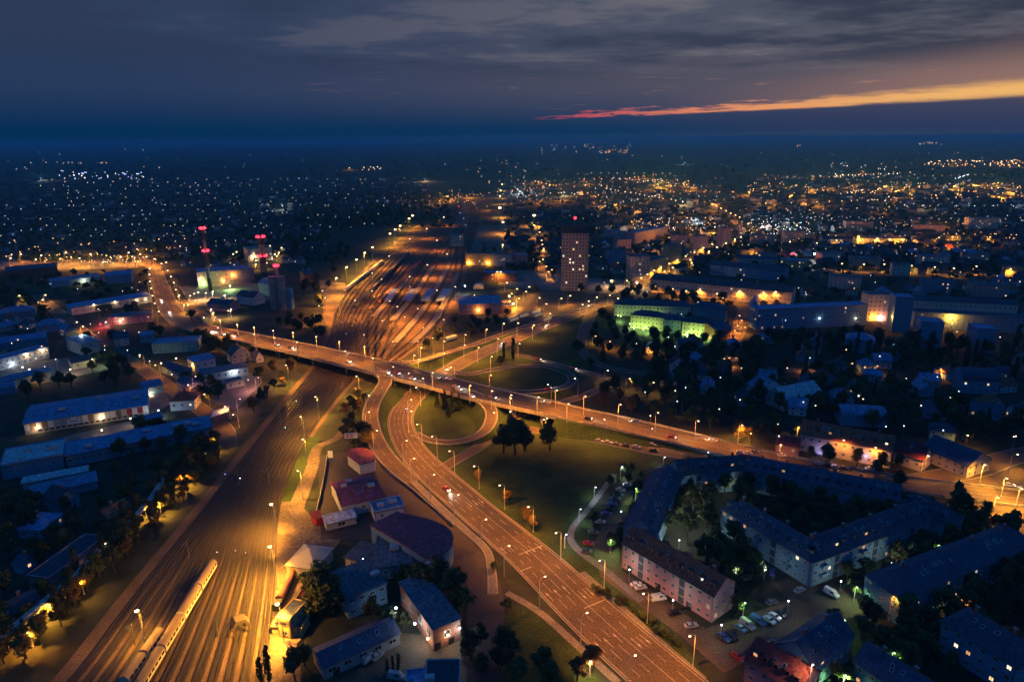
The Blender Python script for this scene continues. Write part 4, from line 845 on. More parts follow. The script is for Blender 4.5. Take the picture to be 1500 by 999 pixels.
# round ended halls
def round_hall(name, label, px_roof, h, wall, rm):
    P = [G(x, y, h) for x, y in px_roof]; o = sum(P, Vector()) / len(P); o.z = 0
    t_ = thing(name, label, 'hall', o); Q = [(p.x - o.x, p.y - o.y) for p in P]
    b = MB(); b.prism(Q, 0, h, wall, top=False); put('wall', b.mesh('wall'), t_)
    b = MB(); b.prism([(x * 1.015, y * 1.015) for x, y in Q], h + .01, h + .5, rm); put('roof', b.mesh('roof'), t_)
    return t_, Q
def arc(p, q, r, n=7):
    return [(p[0] * (1 - t) ** 2 + 2 * q[0] * t * (1 - t) + r[0] * t * t, p[1] * (1 - t) ** 2 + 2 * q[1] * t * (1 - t) + r[1] * t * t) for t in [i / n for i in range(n + 1)]]
t_, Q = round_hall('round_hall', 'large purple roofed hall with a rounded glazed end beside the path', [(543, 770), (582, 751), (632, 763)] + arc((640, 766), (682, 784), (650, 812)) + [(631, 822)], 8, 'wall_blue', 'roof_purple')
b = MB(); p0 = G(633, 824, 8); o = t_.location; b.box(-2.0, 2.0, -.3, .3, 1, 9, 'sign_white'); put('sign_panel', b.mesh('sign'), t_, (p0.x - o.x, p0.y - o.y - .6, 0), .3)
round_hall('round_hall', 'small purple roofed hall with a curved white fascia and roof sign', [(509, 667), (513, 659)] + arc((530, 657), (556, 662), (548, 676)) + [(527, 681)], 5, 'wall_white', 'roof_purple')
p = G(516, 661, 0); t_ = thing('roof_sign', 'white billboard with dark lettering over the small round hall', 'sign', p, .12)
b = MB(); b.box(-3.2, 3.2, -.15, .15, 7.2, 10.0, 'sign_white'); put('board', b.mesh('board'), t_)
b = MB()
for x in (-2.2, -.2): b.box(x - .0, x + 1.6, -.19, -.155, 9.1, 9.5, 'red_panel'); b.box(x, x + .4, -.19, -.155, 7.7, 9.1, 'red_panel'); b.box(x + .4, x + 1.4, -.19, -.155, 8.3, 8.6, 'red_panel'); b.box(x + .4, x + 1.6, -.19, -.155, 7.7, 8.0, 'red_panel')
put('lettering', b.mesh('letters'), t_)
for x in (-2.5, 0, 2.5): b = MB(); b.tube((x, .3, 0), (x, .3, 7.2), .12, .12, 'metal'); put('post', b.mesh('post'), t_)
p = G(485, 676); t_ = thing('totem_sign', 'white and blue sign pillar at the corner of the dark lot', 'sign', p, .1)
b = MB(); b.box(-1.1, 1.1, -.3, .3, 0, 2.2, 'car_blue'); put('base', b.mesh('base'), t_); b = MB(); b.box(-1.1, 1.1, -.3, .3, 2.202, 5.5, 'sign_white'); put('panel', b.mesh('panel'), t_)
# yard walls
def wall_run(label, px, h=1.6, th=.3, m='concrete', name='yard_wall'):
    P = [G(*q) for q in px]; t_ = thing(name, label, 'wall', P[0])
    for a, c_ in zip(P, P[1:]):
        d = (c_ - a).normalized(); e = Vector((d.y, -d.x, 0)) * th / 2; b = MB(); b.prism([q - P[0] for q in (a - e, a + e, c_ + e, c_ - e)], 0, h, m); put('wall_panel', b.mesh('wall'), t_)
wall_run('pale straight yard wall left of the purple roofed halls', [(480, 668), (476, 695), (470, 725), (464, 752)])
wall_run('low retaining wall between the slip road and the trading estate', [(550, 672), (575, 697), (605, 720), (640, 750), (665, 772)], 1.2)
# pipe bridge along the left of the railway
PB = [(-20, 948), (20, 917), (70, 875), (110, 842), (150, 800), (190, 765), (220, 730), (240, 700)]
P = [G(x, y, 6) for x, y in PB]; t_ = thing('pipe_bridge', 'long raised pipe bridge on trestles left of the railway', 'pipeline', (P[0].x, P[0].y, 0)); o = Vector((P[0].x, P[0].y, 0))
for a, c_ in zip(P, P[1:]):
    d = (c_ - a).normalized(); n_ = Vector((d.y, -d.x, 0))
    for k in (-.55, .55): b = MB(); b.tube(a - o + n_ * k, c_ - o + n_ * k, .42, .42, 'metal_pale', 8); put('pipe', b.mesh('pipe'), t_)
    b = MB(); b.prism([q - o for q in (a + n_ * 1.2, c_ + n_ * 1.2, c_ - n_ * 1.2, a - n_ * 1.2)], 5.2, 5.5, 'concrete'); put('walkway', b.mesh('walk'), t_)
    for f in (.1, .6):
        q = a.lerp(c_, f) - o
        for k in (-.9, .9): b = MB(); r = q + n_ * k; b.tube((r.x, r.y, 0), (r.x, r.y, 5.2), .16, .16, 'concrete'); put('trestle_leg', b.mesh('leg'), t_)
# half round gable window on the station hall
p = G(701, 423, 9.6); t_ = thing('roof_lantern', 'pale half round roof lantern on the station hall', 'lantern', (p.x, p.y, 9.35))
b = MB(); b.poly([(math.cos(a) * 5, 0, math.sin(a) * 5) for a in [math.pi * i / 10 for i in range(11)]][::-1], 'wall_cream'); put('glazed_front', b.mesh('front'), t_)
b = MB()
for i in range(10):
    a0, a1 = math.pi * i / 10, math.pi * (i + 1) / 10
    b.poly([(math.cos(a0) * 5, .02, math.sin(a0) * 5), (math.cos(a0) * 5, 9, math.sin(a0) * 5), (math.cos(a1) * 5, 9, math.sin(a1) * 5), (math.cos(a1) * 5, .02, math.sin(a1) * 5)], 'roof_blue')
put('vault', b.mesh('vault'), t_)
# ---- lit yard at the bottom: signal house, portal, mast, trains
r_, *_ = B_('signal_house', 'yellow lit signal house with flat roof beside the tracks', 'signal house', (406, 905), (424, 909), 7, 9, 'flat', 1, 'wall_ochre', 'roof_grey', 2, 2.6, 0, ind=True, ww=1.8)
B_('signal_house_annex', 'long flat roofed annex behind the signal house', 'annex', (424, 893), (436, 894), 6, 14, 'flat', 1, 'wall_ochre', 'roof_red', 1, 4, 0, ind=True)
B_('signal_house_annex', 'low flat store in front of the signal house', 'store', (398, 918), (442, 921), 3, 6, 'flat', 1, 'wall_ochre', 'roof_grey', 0)
p = G(355, 930); t_ = thing('clearance_portal', 'six sided steel clearance portal over a yard track', 'portal', p, .55, scale=.78)
hexp = [(-3.2, 0), (-3.4, 4.2), (-1.9, 6.6), (1.9, 6.6), (3.4, 4.2), (3.2, 0)]
inn = [(x * .74, z * .84) for x, z in hexp]
for y0, nm in ((0, 'frame'), (4.5, 'frame')):
    b = MB()
    for j in range(5):
        q = [hexp[j], hexp[j + 1], inn[j + 1], inn[j]]
        f = [(x, y0, z) for x, z in q]; g = [(x, y0 + .5, z) for x, z in q]
        b.poly(f, 'sleeper'); b.poly(g[::-1], 'sleeper')
        for i in range(4): b.poly([f[i], g[i], g[(i + 1) % 4], f[(i + 1) % 4]], 'sleeper')
    put(nm, b.mesh('frame'), t_)
for j in range(1, 4):
    b = MB(); a, c_ = hexp[j], hexp[j + 1]; b.poly([(a[0], .5, a[1]), (a[0], 4.5, a[1]), (c_[0], 4.5, c_[1]), (c_[0], .5, c_[1])], 'tan'); put('cladding', b.mesh('clad'), t_)
def coach(L1):
    n = 8; b = MB(); P = [(-1.45, 1.0), (-1.45, 3.0)] + [(-math.cos(math.pi * j / n) * 1.45, 3.0 + math.sin(math.pi * j / n) * .95) for j in range(1, n)] + [(1.45, 3.0), (1.45, 1.0)]
    for j in range(len(P) - 1): b.poly([(0, P[j][0], P[j][1]), (0, P[j + 1][0], P[j + 1][1]), (L1, P[j + 1][0], P[j + 1][1]), (L1, P[j][0], P[j][1])][::-1], 'tan' if 1 <= j <= n else 'wall_cream')
    b.poly([(0, y, z) for y, z in P], 'wall_cream'); b.poly([(L1, y, z) for y, z in P[::-1]], 'wall_cream'); b.poly([(0, 1.45, 1), (0, -1.45, 1), (L1, -1.45, 1), (L1, 1.45, 1)], 'dark'); return b.mesh('coach')
def train(label, px0, px1, k):
    A, B = G(*px0), G(*px1); d = B - A; L1 = d.length / k - .8; t_ = thing('passenger_train', label, 'train', A, math.atan2(d.y, d.x)); me = coach(L1)
    for i in range(k):
        c_ = put('coach', me, t_, (i * (L1 + .8), 0, .2))
        b = MB(); n = int(L1 / 2.2)
        for s_ in (-1, 1):
            for j in range(n): b.box(1 + j * 2.2, 2.5 + j * 2.2, s_ * 1.47 - .03, s_ * 1.47 + .03, 2.0, 2.8, 'glass')
        put('window_band', b.mesh('band'), c_, kind='stuff')
        b = MB(); b.box(1.5, L1 - 1.5, -1.1, 1.1, .35, 1.0, 'dark'); put('underframe', b.mesh('underframe'), c_)
train('long passenger train with rounded roofs standing in the lit yard', (205, 1015), (314, 831), 4)
train('shorter train half a length nearer, left of the long passenger train', (183, 1008), (238, 932), 2)
# tank wagon beside the signal house
A, B = G(410, 887), G(431, 842); d = B - A
t_ = thing('tank_wagon', 'long brown cylindrical tank vehicle behind the signal house', 'wagon', A, math.atan2(d.y, d.x)); Ln = d.length
b = MB(); b.tube((0, 0, 2.6), (Ln, 0, 2.6), 1.5, 1.5, 'wall_brick', 18); put('tank', b.mesh('tank'), t_)
b = MB(); b.box(-.5, Ln + .5, -1.2, 1.2, .6, 1.1, 'dark'); put('chassis', b.mesh('chassis'), t_)
b = MB(); b.box(-3.5, -.2, -1.4, 1.4, .6, 3.2, 'dark'); put('front_platform', b.mesh('front'), t_)
for x in (1.5, 4, Ln - 4, Ln - 1.5): b = MB(); b.tube((x, -1.0, .5), (x, 1.0, .5), .5, .5, 'metal', 12); put('wheelset', b.mesh('wheels'), t_)
# ================================================================== STREET LAMPS
PW = 15000.0
LM = {}
def lamp_meshes(h, arm):
    k = (round(h * 2) / 2, arm)
    if k not in LM:
        b = MB(); b.tube((0, 0, 0), (0, 0, .8), .2, .17, 'metal_pale', 8); b.tube((0, 0, .8), (0, 0, k[0] - .7), .14, .08, 'metal_pale', 8)
        if arm > .3:
            b.tube((0, 0, k[0] - .7), (arm * .45, 0, k[0] - .12), .07, .06, 'metal_pale', 6); b.tube((arm * .45, 0, k[0] - .12), (arm, 0, k[0]), .06, .05, 'metal_pale', 6)
        else: b.tube((0, 0, k[0] - .7), (0, 0, k[0]), .08, .07, 'metal_pale', 6)
        LM[k] = b.mesh('lamp_pole')
    return k[0], LM[k]
b = MB(); b.box(-.25, .65, -.17, .17, -.02, .14, 'metal'); b.box(-.1, .5, -.12, .12, .141, .2, 'metal'); HEAD = b.mesh('luminaire')
LENS = {}
for k in ('sod', 'warm', 'cool', 'yel', 'green', 'orange', 'pink', 'blue', 'red'):
    b = MB(); b.ball((.2, 0, -.14), .42, 'e_' + k, 8, 6, .55); LENS[k] = b.mesh('lens', True)
    b = MB(); b.ball((0, 0, 0), .42, 'e_' + k, 8, 6); LENS['g' + k] = b.mesh('globe', True)
LC = {'sod': SOD, 'warm': WARM, 'cool': COOL, 'yel': YEL, 'green': GREEN, 'orange': SOD, 'pink': (1, .35, .3), 'blue': BLUEL, 'red': REDL}
def inside(p, m=.3):
    for q, h, a, u, v, Lx, D in BN:
        d = p - a; s, t = d.dot(u), d.dot(v)
        if -m < s < Lx + m and -m < t < D + m: return True
    return False
def facade_hit(px, py):
    "where the sight line through a pixel first meets a house wall"
    O = Vector((0, 0, CAM_H)); d = (G(px, py, 0) - O); best = None
    for q, h, a, u, v, Lx, D in BN:
        for n_, o_, w_, ax in ((v, a, Lx, u), (-u, a, D, v), (u, a + u * Lx, D, v)):
            k = d.dot(n_)
            if abs(k) < 1e-6 or (n_ is v and k < 0): continue
            t_ = (o_ - O).dot(n_) / k
            if not 0 < t_ < 1.02: continue
            P = O + d * t_; s_ = (Vector((P.x, P.y, 0)) - o_).dot(ax)
            if 0 <= s_ <= w_ and .5 < P.z < h + .5 and (best is None or t_ < best[0]):
                out = -n_ if n_ is v else n_
                if out.dot(-d) > 0: best = (t_, P + out * .55, out)
    return best
def lamp(hx, hy, h=12.0, bz=0.0, ang=0.0, arm=2.0, kind='sod', power=1.0, label=None, group=None, name='street_lamp', light=True, big=1.0):
    hh, pm = lamp_meshes(h, arm); P = G(hx, hy, bz + hh); a = R(ang)
    while bz == 0 and hh < 17 and (inside(Vector((P.x - arm * math.cos(a), P.y - arm * math.sin(a), 0))) or inside(Vector((P.x, P.y, 0)), .8)):
        hh, pm = lamp_meshes(hh + .5, arm); P = G(hx, hy, hh)
    base = Vector((P.x - arm * math.cos(a), P.y - arm * math.sin(a), bz))
    t_ = thing(name, label, 'street lamp', base, a, group)
    put('pole', pm, t_); hd = put('luminaire', HEAD, t_, (arm, 0, hh)); s = max(1, P.y / 420) * big
    put('lens', LENS[kind], hd, (0, 0, 0), 0, s)
    if light: lamp_light('lamp_' + kind, t_, (arm + .2, 0, hh - .75 * s), LC[kind], PW * power)
    return t_
def row(pts, place, **kw):
    for i, p in enumerate(pts):
        ang = p[2] if len(p) > 2 else kw.get('ang', 0)
        k2 = {k: v for k, v in kw.items() if k != 'ang'}
        lamp(p[0], p[1], ang=ang, label=f'{ORD[i]} lit street lamp {place}', group='street lamps ' + place.split(',')[0], **k2)
def flz(px):   # deck height of the flyover under a pixel column
    q = min(FLY, key=lambda f: abs(f[0] - px)); return q[2]
for pts, ang, place in (
    ([(322, 469), (347, 475), (372, 479), (400, 484), (429, 487), (463, 493), (497, 500), (534, 507.5)], -70, 'from the left on the far side of the flyover, left half'),
    ([(319, 480), (372, 489.5), (402, 495), (435, 501), (506, 514), (546.5, 524.6)], 110, 'from the left on the near side of the flyover, left half'),
    ([(634, 545.6), (689, 564), (721, 572), (749, 578), (789, 581), (816, 571), (833, 591), (857.6, 580)], -70, 'from the left on the far side of the flyover, right half'),
    ([(576, 537), (599, 546.6), (620, 554), (749, 583)], 110, 'from the left on the near side of the flyover, middle'),
    ([(909, 592), (964, 604), (1023, 616), (1087, 622)], -70, 'from the left on the far verge where the flyover comes down'),
    ([(886, 614)], 110, 'on the near side where the flyover comes down')):
    for i, p in enumerate(pts):
        lamp(p[0], p[1], 11.5, flz(p[0]), ang, 2.0, 'sod', 1.45, f'{ORD[i]} lit lamp post {place}', 'lamp posts along the flyover')
row([(540, 579), (540, 603), (551.5, 630)], 'from the top down the outside of the left slip road', bz=2, ang=0)
row([(601.6, 585), (602, 602), (595, 645), (606, 671), (635, 694.5), (670.5, 724.3), (711, 760), (745, 798.5), (797.5, 843.6), (859, 896.6), (929.5, 959)], 'down the middle of the main road from the flyover', ang=35, power=.85)
row([(611.5, 621), (633.6, 638.5), (659, 660), (695, 682), (732.5, 710), (774.5, 741.5), (815, 779.5), (879, 820), (943, 868), (1011, 930)], 'down the right verge of the main road from the loop', ang=205, power=1.0)
row([(617, 509), (607, 520), (614, 526.5), (650.7, 517), (681, 505), (701, 508.5), (730, 496), (761, 503), (720.6, 522), (719, 549)], 'from the left on the verges behind the flyover', ang=-60, power=1.3)
row([(651, 499.6), (682, 490), (713, 482), (738, 473.5), (759, 473), (782, 476), (806, 459)], 'from the left along the upper slip road', ang=-60, power=1.3)
row([(803, 563), (842.6, 554), (724, 604), (748, 602)], 'around the two loop roads', ang=200, power=.3)
row([(796, 614), (801, 612)], 'in the pair beside the round tree under the flyover', arm=.6, h=8, power=.4)
row([(661, 537.5), (610, 567)], 'beside the underpass of the main road', ang=200, power=.8)
row([(829, 782), (850, 745), (872, 713), (911, 683), (973.5, 669), (1037, 662)], 'from below along the footpath left of the flats', kind='cool', h=6, arm=.4, power=.12, big=.8)
row([(890, 542.5), (922, 554.5), (1005, 586), (957, 560)], 'glowing inside the trees right of the loop road', kind='yel', h=8, power=.5)
row([(1144, 651), (1236, 644), (1283, 655), (1360, 667)], 'along the street in front of the red roofed house', ang=250, power=.55, h=10)
row([(1490, 665), (1417, 637)], 'by the trees above the junction at the right', kind='yel', h=9, power=.9)
row([(1443, 680), (1475, 700), (1497, 715), (1462, 728)], 'on the bright junction at the right edge', ang=250, power=1.9, h=10, kind='yel')
# avenue to the upper left
row([(219, 393), (218.5, 402), (219, 412), (221, 422), (223, 433), (226, 444), (232, 456)], 'down the left side of the avenue at the upper left', power=.9, ang=0)
row([(246, 396), (251, 405), (255, 414), (258, 424), (262, 434), (299, 465)], 'down the right side of the avenue at the upper left', power=.9, ang=180)
row([(236, 386), (226, 379), (214, 376), (243, 384), (205, 372), (188, 370), (176, 376), (150, 384), (132, 372), (116, 378), (96, 370), (88, 379), (60, 374), (52, 380), (30, 372), (15, 378)], 'on the bright crossroads at the top of the left avenue', power=1.6, h=11, kind='sod')
row([(66, 432), (62, 439), (112, 471.5), (121, 478), (28, 433)], 'beside the short orange street at the far left', kind='yel', h=8, power=.9)
row([(205, 519.5), (228, 534.5), (252, 548), (276, 563.5), (300, 577), (330, 595), (342, 607)], 'from the top along the street left of the railway', h=8, ang=200, power=.4)
row([(378, 552.5), (351, 584), (286, 551), (363, 556)], 'in the lilac yard left of the railway', h=8, kind='pink', power=.35)
# town avenue
row([(939, 407), (948, 401.5), (958, 396), (968, 391), (980, 386), (992, 380.5), (1004, 375), (1017, 369), (1030, 363), (1043, 357.5), (1056, 352), (1068, 347)], 'up the left side of the orange town avenue', kind='yel', h=9, power=1.2)
row([(962, 402), (973, 397.5), (985, 392), (998, 386.5), (1011, 380.5), (1025, 374), (1038, 368), (1050, 362), (1063, 356), (1076, 350.5), (1085, 347)], 'up the right side of the orange town avenue', kind='yel', h=9, power=1.2)
row([(1083, 318), (1077, 315), (1070, 312), (1063, 308.5), (1056, 305), (1049, 301.5), (1043, 299)], 'in the orange string of lamps beyond the town avenue', kind='orange', power=1.4)
row([(960, 419), (985, 423), (1005, 426), (1025, 424), (1050, 430), (1083, 426), (1118, 428), (1136, 427)], 'from the left in front of the palace', kind='sod', h=8, power=1.3)
row([(1083, 462), (1086, 469), (1080, 477), (1091, 479), (1076, 484)], 'in the orange lane beside the blue gable', kind='orange', h=6, power=.7)
row([(1251, 360), (1265, 346), (1285, 349), (1303, 350), (1157, 354), (1225, 352), (1196, 356), (1321, 351)], 'along the distant orange street at the right', kind='yel', h=9, power=1.6)
row([(1295, 387), (1335, 389), (1369, 391), (1397, 393), (1430, 390), (1480, 394), (1265, 387), (1233, 386)], 'along the lamp lined street at the right', kind='yel', h=9, power=1.2)
row([(1395, 347), (1420, 348), (1450, 347), (1485, 349), (1375, 348)], 'on the far orange street at the right edge', kind='orange', h=9, power=1.6)
row([(1285, 536), (1378, 540), (1248, 532), (1183, 533)], 'glowing in the dark gardens right of centre', kind='orange', h=6, power=.5)
row([(882, 497), (872, 492), (912, 505), (955, 508), (1060, 525), (1068, 524), (893, 500), (965, 509)], 'glowing red through the trees below the school', kind='orange', h=6, power=.5)
# floodlights and yard masts
for i, (x, y) in enumerate([(492, 407), (507, 391), (521.5, 380), (533.6, 370), (545, 362), (570.6, 342), (578, 336), (585.5, 330.5), (598.6, 320), (603.7, 315.6)]):
    lamp(x, y, 20, 0, 0, .3, 'yel', 9.0, f'{ORD[i]} tall yellow yard floodlight from the near end of the line', 'floodlights along the left of the rail yard', 'floodlight_mast', big=1.5)
for i, (x, y, s) in enumerate([(731, 304, 2.6), (736, 325, 2.0), (736, 358.5, 1.4), (781.5, 315, 2.8), (782, 330, 1.2), (732, 287, 1.4), (733, 279, 1.2), (735, 270, 1)]):
    lamp(x, y, 20, 0, 0, .3, 'yel', 4.5 * s, f'{ORD[i]} bright yellow goods yard floodlight beyond the station', 'goods yard floodlights', 'floodlight_mast', big=s * .8)
for i, (x, y) in enumerate([(444, 643), (441, 610), (462.6, 581), (419, 534.5), (437, 689), (522.7, 551)]):
    lamp(x, y, 14, 0, 180, .8, 'yel', 4.0, f'{ORD[i]} yard lamp beside the railway, counted from the middle', 'yard lamps by the railway')
for i, (x, y, pw, hh) in enumerate([(398, 738, 7.0, 14), (396, 800, 13.0, 17), (407, 884, 9.0, 14), (201, 894, 1.4, 12)]):
    t_ = lamp(x, y, hh, 0, 150, .6, 'yel', pw, f'{["upper", "middle", "lower", "lone left"][i]} yellow lamp mast of the bright rail yard at the bottom', 'rail yard lamp masts', 'lamp_mast', big=1.6, light=False)
    ld = bpy.data.lights.new('yard_flood', 'SPOT'); ld.energy = PW * pw; ld.color = YEL; ld.spot_size = R(130); ld.spot_blend = .8; ld.shadow_soft_size = .4
    lo = put('yard_flood', ld, t_, (.9, 0, hh - 1.2)); lo.rotation_euler = (Matrix.Rotation(R(-150), 3, 'Z') @ Vector((-.42, -.16, -.9) if i < 3 else (.1, 0, -1)).to_track_quat('-Z', 'Y').to_matrix()).to_euler()
    ld = bpy.data.lights.new('yard_spill', 'POINT'); ld.energy = PW * .9; ld.color = YEL; ld.shadow_soft_size = .4; put('yard_spill', ld, t_, (1.3, 0, hh - .9))
    b = MB()
    for z in range(1, int(hh) - 1): b.box(-.35, .35, -.04, .04, z, z + .08, 'metal')
    b.box(-.37, -.31, -.04, .04, .3, hh - 1, 'metal'); b.box(.31, .37, -.04, .04, .3, hh - 1, 'metal'); put('ladder', b.mesh('ladder'), t_, (0, -.3, 0))
for i, (x, y) in enumerate([(472, 426), (545, 426), (559, 409), (571, 441), (582, 449), (612, 500), (593, 464), (640, 425), (667, 420), (634, 495), (476, 436), (467, 448), (520, 440), (545, 400), (570, 375), (600, 350), (625, 335), (650, 318), (600, 405), (626, 388), (640, 352), (655, 372), (560, 470), (533, 490), (612, 452), (650, 468), (620, 480), (575, 500)]):  # small yard lamps; the later ones added on a grid to light the yard evenly
    lamp(x, y, 16, 0, 90, .4, 'sod', 4.2, f'{ORD[i]} small station yard lamp, from a set partly added for even light', 'station yard lamps', big=.8)
row([(746, 441), (749, 430), (757, 423), (760, 437), (770, 427), (742, 414), (728, 398), (733, 398), (775, 420), (790, 436), (800, 445), (822, 437), (835, 433), (853, 446), (862, 441), (874, 435), (893, 432), (905, 437), (839, 409), (918, 411), (896, 411)], 'in the forecourt between station and tower block', kind='yel', h=9, power=.8)
row([(790, 340), (791, 346), (793, 352), (794, 358), (796, 364), (790, 383), (795, 380), (789, 334), (803, 398), (808, 395), (800, 390)], 'in the orange string of lamps left of the tower block', kind='orange', h=9, power=.9)
row([(922, 474), (975, 487), (945, 478), (1008, 485), (1034, 489), (957, 481)], 'of green tint at the foot of the school', kind='green', h=5, arm=.5, power=.8)
row([(905, 462), (940, 463)], 'of green tint before the rear school building', kind='green', h=6, arm=.5, power=.8)
# wall lamps
def wall_lamp(x, y, z, kind, power, label, group='wall lamps', big=1.0):
    P = G(x, y, z); hit = facade_hit(x, y); rz = 0
    if hit: power *= .35; P = hit[1]; rz = math.atan2(hit[2].y, hit[2].x) + math.pi / 2
    t_ = thing('wall_lamp', label, 'wall lamp', P, rz, group); s = max(1, P.y / 420) * big
    b = MB(); b.box(-.2, .2, -.1, .5, .25, .4, 'metal'); put('bracket', b.mesh('bracket'), t_); put('globe', LENS['g' + kind], t_, (0, 0, 0), 0, s)
    lamp_light('wall_' + kind, t_, (0, -.5 * s - .4, -.2), LC[kind], PW * power, 'POINT')
for i, (x, y) in enumerate([(103, 449), (121, 447), (137, 446), (152, 443), (168, 442), (200, 440), (213, 438)]): wall_lamp(x, y, 4.6, 'warm', .09, f'{ORD[i]} of seven lamps under the eaves of the long depot', 'depot wall lamps')
for x, y, z, k, p_, lb in [(607.5, 913, 6, 'cool', .12, 'left wall lamp of the brick hall'), (672, 918, 6, 'cool', .16, 'right bright wall lamp of the brick hall'), (629, 934, 3, 'warm', .1, 'corner lamp of the brick hall'), (655, 928, 3, 'warm', .1, 'door lamp of the brick hall'), (532, 819, 4, 'cool', .25, 'white wall lamp of the low grey roofed store'), (580, 890, 5, 'cool', .05, 'small lamp by the shrubs left of the brick hall'),
        (53, 626, 4.5, 'warm', .12, 'left floodlight of the panelled warehouse'), (147, 611, 4.5, 'warm', .16, 'middle floodlight of the panelled warehouse'), (191, 613, 4, 'warm', .05, 'right lamp of the panelled warehouse'), (149, 630, 3, 'warm', .06, 'small yard lamp before the panelled warehouse'), (232, 601, 4, 'cool', .12, 'cool lamp between warehouse and hip roofed house'),
        (103, 541, 4, 'warm', .25, 'bright lamp over the lit yard, upper left'), (55, 549, 4, 'yel', .3, 'yellow lamp over the lit yard, left'), (38, 518, 4, 'warm', .25, 'lamp on the white office block, left'), (61, 512, 4, 'warm', .2, 'lamp on the white office block, right'), (135, 526, 4, 'warm', .2, 'lamp at the corner of the low dark hall'), (120, 491, 9.2, 'cool', .15, 'cool roof lamp on the teal walled block'), (167, 527, 5, 'green', .4, 'greenish lamp in the tree beside the teal walled block'), (17, 533, 4, 'cool', .1, 'small cool lamp on the roof edge, far left'), (33, 538, 4, 'cool', .1, 'second small cool lamp on the roof edge, far left'),
        (43, 541, 4, 'cool', .1, 'third small cool lamp on the roof edge, far left'), (122, 411, 9, 'warm', .6, 'bright lamp on the hall behind the long depot'), (147, 475, 3, 'red', .5, 'red lit sign lamp of the shop below the depot, left'), (163, 461, 4, 'pink', .5, 'pink lamp of the shop below the depot, top'), (169, 465, 4, 'pink', .4, 'pink lamp of the shop below the depot, middle'), (176, 470, 4, 'warm', .3, 'pale lamp of the shop below the depot, right'), (155, 472, 3, 'pink', .4, 'pink lamp of the shop below the depot, bottom'),
        (342, 544, 4.5, 'cool', .2, 'white lamp of the low long workshop'), (283, 535, 4, 'yel', .25, 'warm corner lamp of the lilac house'), (219, 577, 4, 'warm', .3, 'door lamp of the blue gabled workshop'), (236, 532, 3.5, 'yel', .2, 'yellow gate lamp by the street'), (258, 525, 3.5, 'yel', .2, 'yellow lamp of the terrace building'),
        (701, 454, 3.5, 'yel', .6, 'yellow lamp over the station doorway'), (681, 419, 9, 'cool', .5, 'white lamp at the left corner of the station hall'), (746, 434, 6, 'yel', 2.5, 'very bright yellow light beside the station front'), (752, 445, 4, 'yel', 1.5, 'second bright yellow light beside the station front'), (687, 385, 4, 'yel', 1.0, 'yellow lamp before the yellow lit office block'), (715, 385, 4, 'yel', .8, 'second lamp before the yellow lit office block'),
        (1290, 466, 5, 'pink', .8, 'pink shop light on the orange lit block, middle'), (1308, 464, 5, 'orange', .9, 'orange shop light on the orange lit block, right'), (1279, 464, 5, 'orange', .9, 'orange shop light on the orange lit block, left'), (1253, 466, 8, 'warm', .04, 'white stair light in the blue slab'), (1200, 466, 8, 'cool', .03, 'pale stair light in the blue slab'),
        (1268, 667, 4, 'blue', .05, 'violet shop sign light on the red roofed house'), (1205, 659, 3, 'blue', .1, 'small blue sign light in the tree by the red roofed house'), (933, 414, 6, 'warm', 2.2, 'very bright light at the foot of the town avenue'), (895, 411.5, 6, 'warm', 1.0, 'bright light right of the tower block'), (1193, 372, 9, 'cool', 2.0, 'cool white lamp by the yellow lit pavilion'), (1160, 372, 8, 'red', .6, 'red sign lamp on the yellow lit pavilion'),
        (328, 411, 5, 'yel', .6, 'yellow lamp at the foot of the boiler house'), (341, 403, 5, 'yel', .8, 'bright lamp on the front of the boiler house'), (293, 408, 5, 'warm', .35, 'lamp left of the boiler house'), (337, 419, 4, 'green', 1.2, 'green lamp in the power station yard'), (297, 415, 4, 'green', .6, 'pale green lamp at the left of the power station yard'), (329, 433, 4, 'warm', 1.0, 'warm lamp before the gabled workshop')]:
    wall_lamp(x, y, z, k, p_, lb, big=1.35 if p_ >= 1.5 else 1)
for i, (x, y) in enumerate([(932, 470), (945, 472), (960, 474), (1010, 481), (1025, 484), (1040, 487), (910, 452), (935, 453), (960, 455)]):  # green lights added in front of the school to tint its walls
    hit = facade_hit(x, y)
    if not hit: continue
    P = hit[1] + hit[2] * 5.5; t_ = thing('added_green_light', f'{ORD[i]} added green light on the ground tinting the school fronts', 'floodlight', (P.x, P.y, 0), 0, 'added green lights at the school')
    b = MB(); b.box(-.3, .3, -.25, .25, 0, .7, 'metal'); put('housing', b.mesh('housing'), t_); put('globe', LENS['ggreen'], t_, (0, 0, 1.1), 0, .8); lamp_light('school_fill', t_, (0, .3, 1.9), (.62, 1.0, .16), PW * (.17 if i < 6 else .06), 'POINT')
for i, (x, y) in enumerate([(371, 371), (375, 381), (374, 387), (381, 368), (392, 362), (395, 360), (402, 372), (405, 375), (408, 370), (412, 363), (416, 360), (346, 369), (341, 372), (370, 379), (390, 385), (309, 453), (312, 458), (334, 455), (338, 453), (269, 447), (275, 446), (290, 428), (284, 430), (301, 429), (311, 427), (278, 433), (262, 432)]):
    lamp(x, y, 8, 0, 0, .4, 'yel' if i % 3 else 'warm', .9, f'{ORD[i]} orange lamp in the power station, counted from the back', 'power station lamps')
